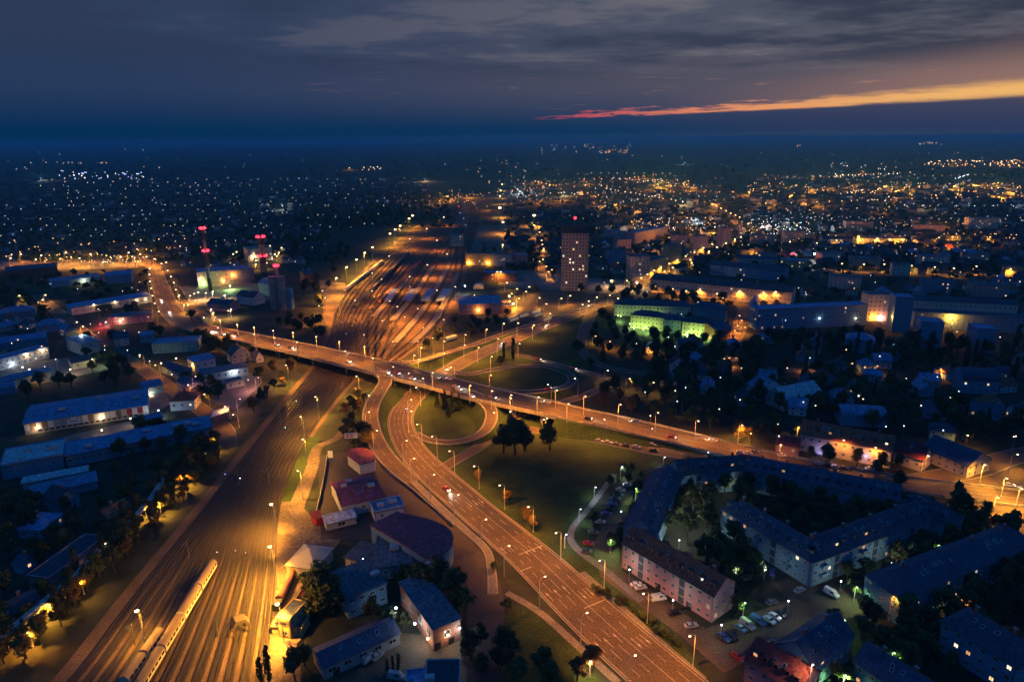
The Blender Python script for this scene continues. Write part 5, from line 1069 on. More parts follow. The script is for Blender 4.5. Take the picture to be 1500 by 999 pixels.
# parking lamps, small cool globes on short posts
for i, (x, y, pw) in enumerate([(910, 749, .02), (922, 834, .05), (986, 879, .05), (1057, 915, .05), (1155, 880, .06), (1232, 851, .05), (1007, 758, .22), (1016, 729, .06), (995, 791, .15), (1077, 838, .06), (1306, 824, .06), (1121, 834, .05), (1077, 716, .06)]):
    P = G(x, y, 5); t_ = thing('parking_lamp', f'{ORD[i]} small pale lamp post among the flats, counted from the lane', 'lamp post', (P.x, P.y, 0), 0, 'small lamp posts among the flats')
    b = MB(); b.tube((0, 0, 0), (0, 0, 4.7), .09, .06, 'metal_pale'); put('post', b.mesh('post'), t_); put('globe', LENS['gcool'], t_, (0, 0, 5), 0, .62)
    lamp_light('globe_light', t_, (0, 0, 5.6), (.95, .95, .75), PW * pw, 'POINT')
# warm lamps that light trees
TREE_LAMPS = [(68, 884, 'yel', 1.2), (40, 925, 'orange', 1.2), (116, 849, 'yel', 1.2), (154, 795, 'yel', 1.2), (217, 740, 'yel', 1.2), (231, 735, 'yel', 1.0), (268, 694, 'yel', 1.2), (313, 640, 'yel', 1.0), (1256, 859, 'green', .10), (1376, 798, 'green', .16), (1445, 772, 'green', .2), (1403, 742, 'green', .12), (1240, 988, 'green', .45), (895, 790, 'green', .12), (932, 715, 'green', .10), (1092, 882, 'green', .06), (1238, 907, 'green', .06), (1311, 955, 'green', .06), (865, 967, 'warm', .25), (1087, 626, 'yel', .7), (1170, 625, 'yel', .3), (695, 432, 'yel', .9), (1450, 915, 'orange', .12), (1400, 868, 'warm', .08), (1192, 972, 'warm', .15), (1310, 873, 'orange', .08), (1423, 877, 'orange', .1)]
TL2 = []
for i, (x, y, k, p_) in enumerate(TREE_LAMPS):
    lamp(x, y, 6.5, 0, -90, .9, k, p_ * 1.5, f'{ORD[i]} lamp half hidden in foliage, counted from the lower left', 'lamps hidden in foliage', big=.8)
    TL2.append((x, y, k, i))
# ================================================================== TREES
def tree_meshes(seed, kind):
    r = random.Random(seed); tr = MB(); cr = MB()
    leaf = {'broad': 'leaf', 'poplar': 'leaf_dark', 'conifer': 'leaf_dark', 'bush': 'leaf', 'autumn': 'leaf_autumn'}[kind]
    lob = []
    if kind in ('broad', 'autumn'):
        tr.tube((0, 0, 0), (0, 0, 3.2), .32, .22, 'bark', 7)
        for k in range(6):
            a = k * 1.05 + r.random(); e = (math.cos(a) * r.uniform(1.4, 2.4), math.sin(a) * r.uniform(1.4, 2.4), r.uniform(4.6, 6.8)); tr.tube((0, 0, 2.6 + .2 * k * .5), e, .14, .05, 'bark', 5, False)
        for k in range(13):
            a = r.random() * 6.28; q = r.uniform(.3, 2.9); z = r.uniform(3.6, 8.4); q *= 1.0 - max(0, z - 6.2) * .24; lob.append((math.cos(a) * q, math.sin(a) * q, z, r.uniform(1.1, 1.8), .85))
        n = 1300; s0 = .34
    elif kind == 'poplar':
        tr.tube((0, 0, 0), (0, 0, 12), .25, .05, 'bark', 6)
        for k in range(14): z = 1.5 + k * .85; lob.append((r.uniform(-.3, .3), r.uniform(-.3, .3), z, .55 + .7 * math.sin(math.pi * min(1, (k + 1.5) / 15)), 1.3))
        n = 900; s0 = .3
    elif kind == 'conifer':
        tr.tube((0, 0, 0), (0, 0, 10), .25, .04, 'bark', 6)
        for k in range(11):
            z = 1.5 + k * .85; q = 2.2 * (1 - k / 12)
            for j in range(3): a = r.random() * 6.28; lob.append((math.cos(a) * q * .5, math.sin(a) * q * .5, z, max(.35, q * .6), .6))
        n = 900; s0 = .3
    else:
        tr.tube((0, 0, 0), (0, 0, .9), .1, .06, 'bark', 5)
        for k in range(7): a = r.random() * 6.28; q = r.uniform(0, .8); lob.append((math.cos(a) * q, math.sin(a) * q, r.uniform(.7, 1.7), r.uniform(.5, .8), .9))
        n = 420; s0 = .2
    for _ in range(n):
        x, y, z, rad, sz = r.choice(lob)
        d = Vector((r.gauss(0, 1), r.gauss(0, 1), r.gauss(0, 1))).normalized(); q = rad * r.uniform(.55, 1.08)
        c_ = Vector((x, y, z)) + Vector((d.x * q, d.y * q, d.z * q * sz))
        nn = (d + Vector((r.gauss(0, .5), r.gauss(0, .5), r.gauss(.2, .5)))).normalized(); a = nn.orthogonal().normalized(); bb = nn.cross(a); s = s0 * r.uniform(.6, 1.35)
        th = r.random() * 6.28; u = (a * math.cos(th) + bb * math.sin(th)) * s; v_ = (bb * math.cos(th) - a * math.sin(th)) * s * r.uniform(.6, 1)
        cr.poly([c_ - u, c_ - v_ * .9, c_ + u, c_ + v_], leaf)
    return tr.mesh('trunk'), cr.mesh('crown')
TM = {k: [tree_meshes(s, k) for s in ss] for k, ss in {'broad': (1, 2, 3, 4), 'autumn': (7,), 'poplar': (5,), 'conifer': (6,), 'bush': (8, 9)}.items()}
NMS = {'broad': 'broadleaf_tree', 'autumn': 'autumn_tree', 'poplar': 'poplar_tree', 'conifer': 'conifer_tree', 'bush': 'shrub'}
TPOS = []
def tree(x, y, s, kind, label, group=None, world=False):
    P = (x if world else G(x, y)); rz = rnd.uniform(0, 6.28); tm, cm = rnd.choice(TM[kind])
    t_ = thing(NMS[kind], label, 'shrub' if kind == 'bush' else 'tree', P, rz, group, scale=(s * rnd.uniform(.9, 1.1), s * rnd.uniform(.9, 1.1), s * rnd.uniform(.9, 1.15)))
    put('trunk', tm, t_); put('crown', cm, t_); TPOS.append((P.x, P.y, 3 * s))
for x, y, s, k, lb in [(805, 659, 1.6, 'broad', 'round tree beside the car park strip under the flyover'), (738, 664, 1.8, 'broad', 'left tree of the dark clump inside the path junction'), (754, 666, 1.9, 'broad', 'right tree of the dark clump inside the path junction'), (768, 661, 1.4, 'broad', 'smallest tree of the dark clump inside the path junction'),
        (640, 596, 1.0, 'conifer', 'left conifer inside the near loop'), (652, 601, 1.2, 'conifer', 'second conifer inside the near loop'), (663, 605, 1.15, 'conifer', 'third conifer inside the near loop'), (673, 603, 1.0, 'conifer', 'right conifer inside the near loop'), (657, 612, .9, 'conifer', 'front conifer inside the near loop'),
        (752, 527, 1.25, 'poplar', 'tall slim poplar left of the far loop'), (738, 526, 1.0, 'poplar', 'shorter slim poplar left of the far loop'), (733, 537, .9, 'broad', 'bushy tree below the two poplars'), (395, 999, .85, 'poplar', 'dark slim tree beside the bright rail yard, bottom edge'), (383, 1003, .8, 'poplar', 'leftmost dark slim tree at the bottom of the rail yard'),
        (470, 905, 1.7, 'broad', 'large dark tree behind the signal house, front'), (466, 875, 1.5, 'broad', 'large dark tree behind the signal house, back'), (488, 898, 1.4, 'broad', 'large dark tree beside the two storey workshop'), (432, 995, 1.0, 'broad', 'dark tree at the bottom edge beside the long shed'), (447, 975, .9, 'broad', 'dark tree left of the long shed gable'),
        (617, 868, 1.4, 'broad', 'dark tree behind the brick hall, left'), (640, 872, 1.5, 'broad', 'dark tree behind the brick hall, middle'), (662, 885, 1.5, 'broad', 'dark tree behind the brick hall, right'), (676, 905, 1.2, 'broad', 'dark tree right of the brick hall'), (590, 862, 1.0, 'broad', 'smaller dark tree left of the brick hall'),
        (545, 915, 1.0, 'broad', 'shrubby tree in front of the two storey workshop'), (590, 925, .8, 'broad', 'lit shrubby tree left of the brick hall'), (565, 918, .8, 'broad', 'low tree between workshop and brick hall'), (683, 955, 1.0, 'conifer', 'dark conifer right of the lit yard at the bottom'),
        (568, 986, .45, 'poplar', 'left of three little cypresses in the bottom yard'), (576, 984, .45, 'poplar', 'middle of three little cypresses in the bottom yard'), (584, 982, .45, 'poplar', 'right of three little cypresses in the bottom yard'),
        (199, 690, 1.1, 'conifer', 'dark conifer in front of the very long blue shed'), (281, 470, 1.2, 'broad', 'dark round tree right of the avenue at the upper left'), (225, 492, 1.1, 'broad', 'dark tree below the avenue, left one'), (236, 496, 1.1, 'broad', 'dark tree below the avenue, right one'),
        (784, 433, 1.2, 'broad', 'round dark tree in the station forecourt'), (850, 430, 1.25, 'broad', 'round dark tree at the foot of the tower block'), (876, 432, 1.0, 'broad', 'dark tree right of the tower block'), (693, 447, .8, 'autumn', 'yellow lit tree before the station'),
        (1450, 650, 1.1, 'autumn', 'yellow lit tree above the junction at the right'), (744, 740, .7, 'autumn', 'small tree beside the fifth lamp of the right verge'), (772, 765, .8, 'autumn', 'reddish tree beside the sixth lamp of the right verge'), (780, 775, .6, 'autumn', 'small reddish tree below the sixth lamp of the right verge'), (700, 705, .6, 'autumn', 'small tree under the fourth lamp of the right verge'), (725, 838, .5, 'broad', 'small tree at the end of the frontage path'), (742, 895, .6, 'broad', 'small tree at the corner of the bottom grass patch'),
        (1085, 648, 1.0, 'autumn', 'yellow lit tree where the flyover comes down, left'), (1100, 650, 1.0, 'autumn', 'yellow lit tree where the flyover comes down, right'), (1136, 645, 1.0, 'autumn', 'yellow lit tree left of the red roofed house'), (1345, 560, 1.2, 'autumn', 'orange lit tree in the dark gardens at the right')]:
    tree(x, y, s, k, lb)
for i, (x, y) in enumerate([(869, 862), (876, 868), (888, 870), (892, 876), (906, 884), (930, 897), (940, 905), (948, 909), (956, 914), (960, 926), (971, 930), (980, 936), (993, 948), (925, 888), (915, 884)]):
    tree(x, y, rnd.uniform(1.0, 1.5), 'bush', f'{ORD[i]} clipped shrub in the hedge line between main road and parking', 'shrubs between main road and parking')
for x, y, k, i in TL2:
    P = G(x, y, 6.5) + Vector((rnd.uniform(-1.2, 1.2), 2.6, -6.5))
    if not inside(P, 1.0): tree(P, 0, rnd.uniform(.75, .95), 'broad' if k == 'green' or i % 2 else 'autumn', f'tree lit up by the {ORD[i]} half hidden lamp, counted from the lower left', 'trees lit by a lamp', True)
# courtyard, verge and yard trees: (polygon, spacing, scale range, where)
def inpoly(p, poly):
    c_ = False; j = len(poly) - 1
    for i in range(len(poly)):
        a, b_ = poly[i], poly[j]
        if (a.y > p.y) != (b_.y > p.y) and p.x < (b_.x - a.x) * (p.y - a.y) / (b_.y - a.y) + a.x: c_ = not c_
        j = i
    return c_
RSEG = [(s[0], s[1], s[3] / 2) for S in ROADS for s in S]
def clear(p, rad):
    for q, w_, a, u, v, Lx, D in BN:
        d = p - a; s, t = d.dot(u), d.dot(v)
        if -rad < s < Lx + rad and -rad < t < D + rad: return False
    return all((p.x - x) ** 2 + (p.y - y) ** 2 > (h + rad * .8) ** 2 for x, y, h in RSEG)
FAR_TREES = []
def scatter(px, sp, s0, s1, kinds, where, mx=60, cl=2.2):
    poly = [G(*q) for q in px]; xs = [p.x for p in poly]; ys = [p.y for p in poly]; pts = []
    for _ in range(mx * 25):
        p = Vector((rnd.uniform(min(xs), max(xs)), rnd.uniform(min(ys), max(ys)), 0))
        if not inpoly(p, poly) or any((p - q).length < sp for q in pts) or not clear(p, cl): continue
        pts.append(p)
        if len(pts) >= mx: break
    pts.sort(key=lambda p: p.x / p.y); n = 0
    for p in pts:
        s = rnd.uniform(s0, s1)
        if p.y > 470: FAR_TREES.append((p, s)); continue
        k = rnd.choice(kinds); n += 1
        tree(p, 0, s, k, f'{ORD[n - 1]} {"shrub" if k == "bush" else "tree"} from the left {where}', f'trees {where}', True)
b_a = ['broad', 'broad', 'broad', 'autumn']
scatter([(1000, 715), (1080, 712), (1045, 745), (1052, 775), (960, 800), (985, 740)], 6, .8, 1.2, ['broad'], 'in the left part of the courtyard', 16, 1)
scatter([(1085, 712), (1180, 722), (1300, 750), (1340, 765), (1200, 800), (1080, 735)], 6, .9, 1.3, ['broad'], 'in the dark inner courtyard', 30, 1)
scatter([(1050, 790), (1090, 800), (1120, 850), (1075, 880), (1020, 815)], 6, .8, 1.2, ['broad'], 'between the pink row and the inner row', 12, 1)
scatter([(1200, 860), (1290, 830), (1400, 775), (1480, 780), (1380, 830), (1300, 850)], 6, .7, 1.1, ['broad'], 'between the inner row and the right edge block', 22, 1)
scatter([(1330, 910), (1500, 850), (1500, 930), (1440, 930), (1370, 930), (1250, 925)], 6, .9, 1.3, ['broad'], 'in front of the right edge block', 22, 1)
scatter([(1250, 915), (1370, 940), (1400, 999), (1330, 990), (1260, 950)], 6, .8, 1.1, ['broad'], 'between the houses of the lower right corner', 10, 1)
scatter([(1400, 735), (1500, 790), (1500, 830), (1400, 780), (1385, 760)], 7, .9, 1.3, ['broad'], 'below the junction at the right', 10, 1)
scatter([(1190, 672), (1330, 690), (1400, 705), (1390, 730), (1330, 700), (1180, 680)], 7, .8, 1.1, b_a, 'along the street before the red roofed house', 16, 1)
scatter([(1080, 655), (1180, 672), (1400, 712), (1395, 730), (1330, 722), (1180, 692), (1085, 672)], 6, .75, 1.05, ['autumn', 'broad'], 'between the ring of flats and the street behind it', 26, -.5)
scatter([(880, 720), (915, 690), (935, 690), (885, 760), (862, 790), (850, 780)], 5, .45, .7, ['broad', 'bush'], 'along the lane left of the ring of flats', 14, .5)
scatter([(900, 800), (932, 715), (940, 700), (935, 730), (915, 790)], 4, .35, .6, ['broad', 'bush'], 'against the left row of the ring', 10, .5)
scatter([(820, 520), (880, 465), (930, 490), (1060, 500), (1060, 530), (900, 545), (830, 540)], 8, .9, 1.4, ['broad', 'broad', 'conifer'], 'below the green lit school', 40)
scatter([(900, 560), (1100, 600), (1160, 640), (1090, 640), (880, 600)], 8, .8, 1.3, b_a, 'along the far verge of the flyover', 34)
scatter([(960, 520), (1100, 515), (1350, 590), (1500, 620), (1500, 665), (1350, 655), (1180, 610), (950, 570)], 8, 1.0, 1.6, ['broad', 'broad', 'conifer', 'broad', 'broad'], 'in the dark gardens right of the flyover', 95)
scatter([(1110, 500), (1240, 495), (1500, 520), (1500, 560), (1200, 530)], 9, 1.1, 1.6, ['broad', 'poplar'], 'between the blue slabs and the gardens', 60)
scatter([(880, 425), (950, 423), (1060, 445), (1070, 455), (900, 440)], 10, 1.0, 1.4, ['broad'], 'between palace and school', 16)
scatter([(500, 620), (520, 575), (545, 590), (532, 620), (545, 665), (505, 655)], 6, .7, 1.2, ['broad', 'autumn'], 'on the bank of the left slip road', 14, 1)
scatter([(300, 650), (340, 640), (320, 680), (270, 735), (200, 800), (150, 860), (90, 920), (0, 999), (0, 960), (130, 830), (230, 720)], 4.6, .7, 1.1, ['broad', 'autumn', 'autumn', 'broad', 'poplar'], 'along the left edge of the railway', 62, 1)
scatter([(370, 560), (430, 535), (430, 560), (380, 600), (355, 620)], 7, .7, 1.1, b_a, 'beside the railway left of the flyover', 10, 1)
scatter([(210, 620), (300, 650), (260, 700), (160, 700)], 7, .8, 1.2, ['broad'], 'in front of the very long blue shed', 14)
scatter([(0, 740), (140, 745), (200, 720), (150, 800), (60, 830), (0, 830)], 8, .8, 1.2, ['broad'], 'in the dark yard at the left edge', 20)
scatter([(0, 870), (90, 860), (40, 910), (0, 940)], 7, .8, 1.1, ['broad'], 'at the lower left edge', 8)
scatter([(130, 500), (180, 500), (205, 560), (100, 575), (20, 590), (20, 575), (120, 555)], 7, .9, 1.3, ['broad'], 'behind the panelled warehouse', 20)
scatter([(270, 560), (330, 580), (310, 600), (280, 590)], 6, .8, 1.2, ['broad'], 'in the yard beside the street', 7)
scatter([(285, 495), (350, 505), (345, 525), (310, 520)], 6, .9, 1.2, ['broad'], 'below the left end of the flyover', 10)
scatter([(420, 470), (470, 470), (480, 500), (400, 478)], 8, .9, 1.3, ['broad'], 'below the silo tower', 12)
scatter([(420, 440), (470, 400), (480, 380), (500, 365), (520, 360), (490, 410), (470, 450)], 12, 1.0, 1.5, ['broad'], 'left of the rail yard floodlights', 18)
scatter([(660, 470), (760, 462), (700, 495), (640, 510), (620, 520), (600, 530), (640, 490)], 8, .7, 1.1, ['broad'], 'between station and upper slip road', 18, 1)
scatter([(735, 930), (760, 960), (860, 999), (880, 1010), (735, 1010)], 6, .8, 1.1, ['broad', 'broad', 'autumn'], 'on the bottom grass patch', 12, .5)
scatter([(690, 935), (735, 940), (735, 999), (690, 999)], 6, .7, 1.0, ['broad'], 'right of the dark block at the bottom edge', 8, .3)
scatter([(300, 345), (480, 320), (600, 305), (560, 325), (500, 352), (430, 375)], 22, 1.2, 1.8, ['broad'], 'beyond the rail yard floodlights', 26)
scatter([(690, 395), (770, 395), (800, 350), (770, 350), (690, 362)], 14, .9, 1.3, ['broad'], 'around the office blocks behind the station', 12)
# ================================================================== CARS
def car_parts(van=False):
    L_, W_, H_ = (5.4, 1.95, 2.3) if van else (4.3, 1.75, 1.45)
    prof = [(-.5, .32), (-.5, .8), (-.44, .93), (-.42, 2.2), (.22, 2.25), (.36, 1.25), (.5, 1.0), (.5, .32)] if van else [(-.5, .30), (-.5, .78), (-.46, .92), (-.36, 1.0), (-.27, 1.40), (.06, 1.44), (.22, 1.02), (.45, .86), (.5, .66), (.5, .30)]
    P = [(x * L_, z) for x, z in prof]; b = MB(); k = 'body'
    out = {}
    def body(m):
        b = MB(); n = len(P)
        for j in range(n):
            a, c_ = P[j], P[(j + 1) % n]
            def hw(z): return W_ / 2 * (1 if z < 1.0 else 1 - (z - 1.0) * .22)
            b.poly([(a[0], -hw(a[1]), a[1]), (c_[0], -hw(c_[1]), c_[1]), (c_[0], hw(c_[1]), c_[1]), (a[0], hw(a[1]), a[1])], m)
        b.poly([(x, -W_ / 2 * (1 if z < 1 else 1 - (z - 1) * .22), z) for x, z in P], m); b.poly([(x, W_ / 2 * (1 if z < 1 else 1 - (z - 1) * .22), z) for x, z in P[::-1]], m)
        return b.mesh('body')
    g = MB()
    if van:
        g.poly([(.235 * L_, -.75, 2.12), (.345 * L_, -.8, 1.35), (.345 * L_, .8, 1.35), (.235 * L_, .75, 2.12)], 'glass')
        for s_ in (-1, 1): g.box(.02 * L_, .22 * L_, s_ * .86 - .06, s_ * .86 + .06, 1.35, 1.95, 'glass')
    else:
        o = .012
        g.poly([(.075 * L_ + .03, -.68, 1.40), (.215 * L_ + .03, -.8, 1.06), (.215 * L_ + .03, .8, 1.06), (.075 * L_ + .03, .68, 1.40)], 'glass'); g.poly([(-.345 * L_ - .04, -.8, 1.07), (-.275 * L_ - .04, -.68, 1.36), (-.275 * L_ - .04, .68, 1.36), (-.345 * L_ - .04, .8, 1.07)], 'glass')
        for s_ in (-1, 1): g.poly([(-.31 * L_, s_ * .885, 1.05), (.18 * L_, s_ * .885, 1.05), (.06 * L_, s_ * .815, 1.36), (-.26 * L_, s_ * .815, 1.36)], 'glass')
    wl = MB(); wl.tube((0, -.1, 0), (0, .1, 0), .33, .33, 'tyre', 10); wl.tube((0, -.115, 0), (0, .115, 0), .19, .19, 'metal_pale', 8)
    hl = MB(); hl.box(-.03, .05, -.2, .2, -.09, .09, 'sign_white'); hle = MB(); hle.box(-.03, .06, -.22, .22, -.1, .1, 'e_head')
    tl = MB(); tl.box(-.05, .03, -.2, .2, -.1, .1, 'red_panel'); tle = MB(); tle.box(-.05, .03, -.22, .22, -.1, .1, 'e_tail')
    return dict(L=L_, W=W_, body={c: body('car_' + c) for c in CARC}, glass=g.mesh('glazing'), wheel=wl.mesh('wheel'), head=hl.mesh('headlight'), heade=hle.mesh('headlight'), tail=tl.mesh('taillight'), taile=tle.mesh('taillight'))
CP_ = {False: car_parts(), True: car_parts(True)}
def car(P, rz, colr, label, group, van=False, on=False, z=.07):
    c_ = CP_[van]; t_ = thing('van' if van else 'car', label, 'van' if van else 'car', (P.x, P.y, z), rz, group)
    put('body', c_['body'][colr], t_); put('glazing', c_['glass'], t_)
    for sx in (-.31, .31):
        for sy in (-1, 1): put('wheel', c_['wheel'], t_, (sx * c_['L'], sy * (c_['W'] / 2 - .1), .33))
    for sy in (-1, 1):
        put('headlight', c_['heade' if on else 'head'], t_, (c_['L'] / 2, sy * .6, .68)); put('taillight', c_['taile' if on else 'tail'], t_, (-c_['L'] / 2, sy * .65, .8))
    if on:
        d = LD.get('hb')
        if not d:
            d = bpy.data.lights.new('headlight_beam', 'SPOT'); d.energy = PW * .25; d.color = (1, .93, .8); d.spot_size = R(75); d.spot_blend = .8; d.shadow_soft_size = .2; LD['hb'] = d
        put('headlight_beam', d, t_, (c_['L'] / 2 + .2, 0, .75), rot=(R(78), 0, -math.pi / 2))
HD = lambda a, c_: math.atan2((G(*c_) - G(*a)).y, (G(*c_) - G(*a)).x)
cc = ['silver', 'blue', 'black', 'grey', 'white', 'blue', 'grey', 'silver', 'black']
ln = HD((880, 830), (925, 705))
for i, (x, y, q) in enumerate([(919, 712, 'silver'), (909, 719, 'silver'), (905, 726, 'blue'), (901, 732, 'blue'), (896, 740, 'blue'), (892, 747, 'black'), (888, 754, 'blue'), (879, 766, 'silver'), (869, 781, 'grey'), (862, 797, 'red'), (859, 809, 'grey')]):
    car(G(x, y), ln - 1.35, q, f'{q} car, {ORD[i]} from the far end of the row on the left of the lane', 'cars parked on the left of the lane')
for i, (x, y, q) in enumerate([(913, 768, 'black'), (916, 776, 'silver'), (911, 784, 'black')]): car(G(x, y), ln + 1.4, q, f'{q} car, {ORD[i]} from the far end against the left row of the ring', 'cars parked against the ring')
pk = HD((935, 860), (1010, 915))
for i, (x, y, q, v) in enumerate([(932, 858, 'white', 0), (938, 862, 'white', 0), (955, 877, 'grey', 0), (964, 878, 'white', 1), (988, 899, 'black', 0), (1012, 918, 'silver', 0)]): car(G(x, y), pk + 1.2, q, f'{q} {"van" if v else "car"}, {ORD[i]} from the left before the pink row', 'cars parked before the pink row', bool(v))
for i, (x, y, q, v) in enumerate([(1060, 935, 'blue', 0), (1070, 932, 'black', 0), (1085, 922, 'blue', 0), (1094, 917, 'silver', 1), (1110, 911, 'blue', 1), (1127, 910, 'white', 0), (1135, 905, 'white', 0), (1143, 901, 'black', 0)]): car(G(x, y), -1.0, q, f'{q} {"van" if v else "car"}, {ORD[i]} from the left in the car park row beside the pink row end', 'cars in the car park row', bool(v))
for x, y, q, v, rz, lb in [(1080, 963, 'red', 0, -.9, 'red car alone in the lower part of the car park'), (1171, 866, 'silver', 0, .5, 'pale car on the access lane before the inner row'), (1217, 871, 'white', 1, -1.0, 'white van at the end of the inner row'), (1103, 820, 'silver', 0, .3, 'pale blue car at the top of the access lane'), (1116, 829, 'blue', 0, -.8, 'blue car, second down the access lane'), (1131, 840, 'blue', 0, 1.2, 'blue car, third down the access lane'), (1055, 797, 'blue', 0, .2, 'blue car under trees near the inner row'), (1095, 848, 'grey', 0, .2, 'grey car under the round tree beside the access lane'), (1130, 884, 'grey', 0, .3, 'grey car behind the car park row'), (1300, 835, 'silver', 0, .9, 'pale car in the lit bay between the blocks, left'), (1308, 838, 'grey', 0, .9, 'grey car in the lit bay between the blocks, right'), (1148, 960, 'silver', 0, .6, 'pale car half hidden by the red house'), (553, 963, 'silver', 0, .9, 'pale car beside the long low shed'), (541, 966, 'silver', 1, .9, 'white van beside the long low shed'), (580, 993, 'silver', 1, -.2, 'pale van in the bottom yard'), (1145, 668, 'white', 0, -.2, 'white car parked by the street left of the red roofed house'), (1274, 688, 'white', 0, -.2, 'white car on the street in front of the shop sign'), (585, 845, 'silver', 0, .4, 'pale car under trees behind the brick hall')]:
    car(G(x, y), rz, q, lb, 'parked cars', bool(v))
for i, (x, y, q) in enumerate([(858, 638, 'black'), (878, 647, 'silver'), (891, 649, 'silver'), (904, 652, 'grey'), (917, 654, 'black'), (932, 656, 'silver'), (927, 647, 'blue'), (941, 649, 'blue'), (956, 652, 'white'), (958, 661, 'black')]):
    car(G(x, y), HD((860, 640), (960, 660)), q, f'{q} car, {ORD[i]} from the left in the strip below the flyover end', 'cars parked below the flyover end')
for i, (x, y, q) in enumerate([(1085, 664, 'white'), (1095, 665, 'silver'), (1106, 663, 'grey'), (1200, 680, 'silver'), (1212, 683, 'black'), (1224, 685, 'silver'), (1236, 687, 'grey')]):
    car(G(x, y), HD((1085, 664), (1236, 687)), q, f'{q} car, {ORD[i]} from the left along the street behind the ring', 'cars parked behind the ring')
def on_road(x, y, rev, colr, label, z=0, van=False, off=0):
    P = G(x, y, z); S = min(((S, i) for S in ROADS for i in range(len(S) - 1)), key=lambda q: (q[0][q[1]][0] - P.x) ** 2 + (q[0][q[1]][1] - P.y) ** 2 + 3 * (q[0][q[1]][2] - z) ** 2); S, i = S
    a = math.atan2(S[i + 1][1] - S[i][1], S[i + 1][0] - S[i][0]) + (math.pi if rev else 0)
    car(P, a, colr, label, 'cars driving with lights on', van, True, S[i][2] + .1)
for x, y, rev, q, lb, z in [(510, 531, 0, 'white', 'white car driving on the left half of the flyover', 7), (568, 546, 0, 'silver', 'car with bright lights where the slip road leaves the flyover', 7), (604, 556, 0, 'white', 'white car on the middle of the flyover', 7), (648, 556, 1, 'grey', 'grey car on the far lanes of the flyover', 7), (672, 571, 0, 'white', 'leading car of the pair with bright lights beside the loop', 7), (668, 567, 0, 'silver', 'following car of the pair with bright lights beside the loop', 7), (691, 581, 0, 'white', 'white car turning into the loop', 7), (314, 488, 0, 'silver', 'first of three cars with lights at the left end of the flyover', 3), (327, 491, 0, 'white', 'second of three cars with lights at the left end of the flyover', 4.2), (341, 494, 0, 'white', 'third of three cars with lights at the left end of the flyover', 5), (405, 506, 0, 'silver', 'car with lights on the flyover near the railway', 7), (657, 542, 0, 'white', 'car coming out of the road behind the flyover', 0), (738, 503.5, 0, 'white', 'white car on the road behind the flyover by the poplars', 0), (803, 477, 0, 'silver', 'silver car on the road to the station', 0), (236, 440, 0, 'silver', 'car with lights on the avenue at the upper left', 0), (789, 527, 0, 'red', 'red car on the driveway above the far loop', 0), (840, 541, 0, 'red', 'red car at the right of the far loop', 0), (803, 571, 1, 'red', 'car with red lights on the far loop', 3), (1478, 712, 0, 'white', 'car with dazzling lights at the junction on the right', 0), (248, 458, 0, 'white', 'white car where the avenue meets the flyover', 0)]:
    on_road(x, y, rev, q, lb, z)
LANES = (-.34, -.14, .14, .34)
k = 0
for S, idx, fl_ in ((ROADS[0], range(34, 168, 11), True), (ROADS[2], range(6, 190, 40), False)):
    for i in idx:
        l = LANES[(i * 7 + k) % 4]; d = Vector((S[i + 1][0] - S[i][0], S[i + 1][1] - S[i][1], 0)).normalized(); nr_ = Vector((d.y, -d.x, 0)); q = Vector((S[i][0], S[i][1], 0)) + nr_ * S[i][3] * l
        k += 1; cl_ = ('white', 'grey', 'silver', 'black', 'blue', 'red')[k % 6]
        if k % 3 == 0 and not fl_: continue
        car(q, math.atan2(d.y, d.x) + (math.pi if l < 0 else 0), cl_, f'{cl_} car with lights on, {ORD[k - 1]} counted along the {"flyover from the left" if fl_ else "main road from the station"}', 'moving cars', False, True, S[i][2] + .1)
# buses
def bus(px0, px1, label):
    A, B = G(*px0), G(*px1); d = (B - A); a = math.atan2(d.y, d.x); t_ = thing('bus', label, 'bus', (A.x, A.y, .1), a)
    b = MB(); b.box(0, 12, -1.25, 1.25, .4, 3.0, 'wall_grey'); put('body', b.mesh('bus'), t_)
    b = MB(); b.box(.4, 11.6, -1.28, -1.252, 1.5, 2.5, 'w_dim'); b.box(.4, 11.6, 1.252, 1.28, 1.5, 2.5, 'w_dim'); b.box(12.001, 12.03, -1.1, 1.1, 1.3, 2.7, 'glass'); put('window_band', b.mesh('band'), t_)
    for x in (2.5, 9): 
        for y in (-1.1, 1.1): b = MB(); b.tube((x, y - .14, .4), (x, y + .14, .4), .45, .45, 'tyre', 10); put('wheel', b.mesh('wheel'), t_)
bus((652, 501), (668, 496), 'bus standing above the upper slip road'); bus((795, 472), (808, 467), 'long pale bus on the road to the station'); bus((746, 473), (757, 469), 'left bus in the bus station row'); bus((760, 467), (773, 463), 'middle bus in the bus station row'); bus((778, 461), (790, 457), 'right bus in the bus station row'); bus((782, 466), (790, 463), 'bus behind the bus station row')
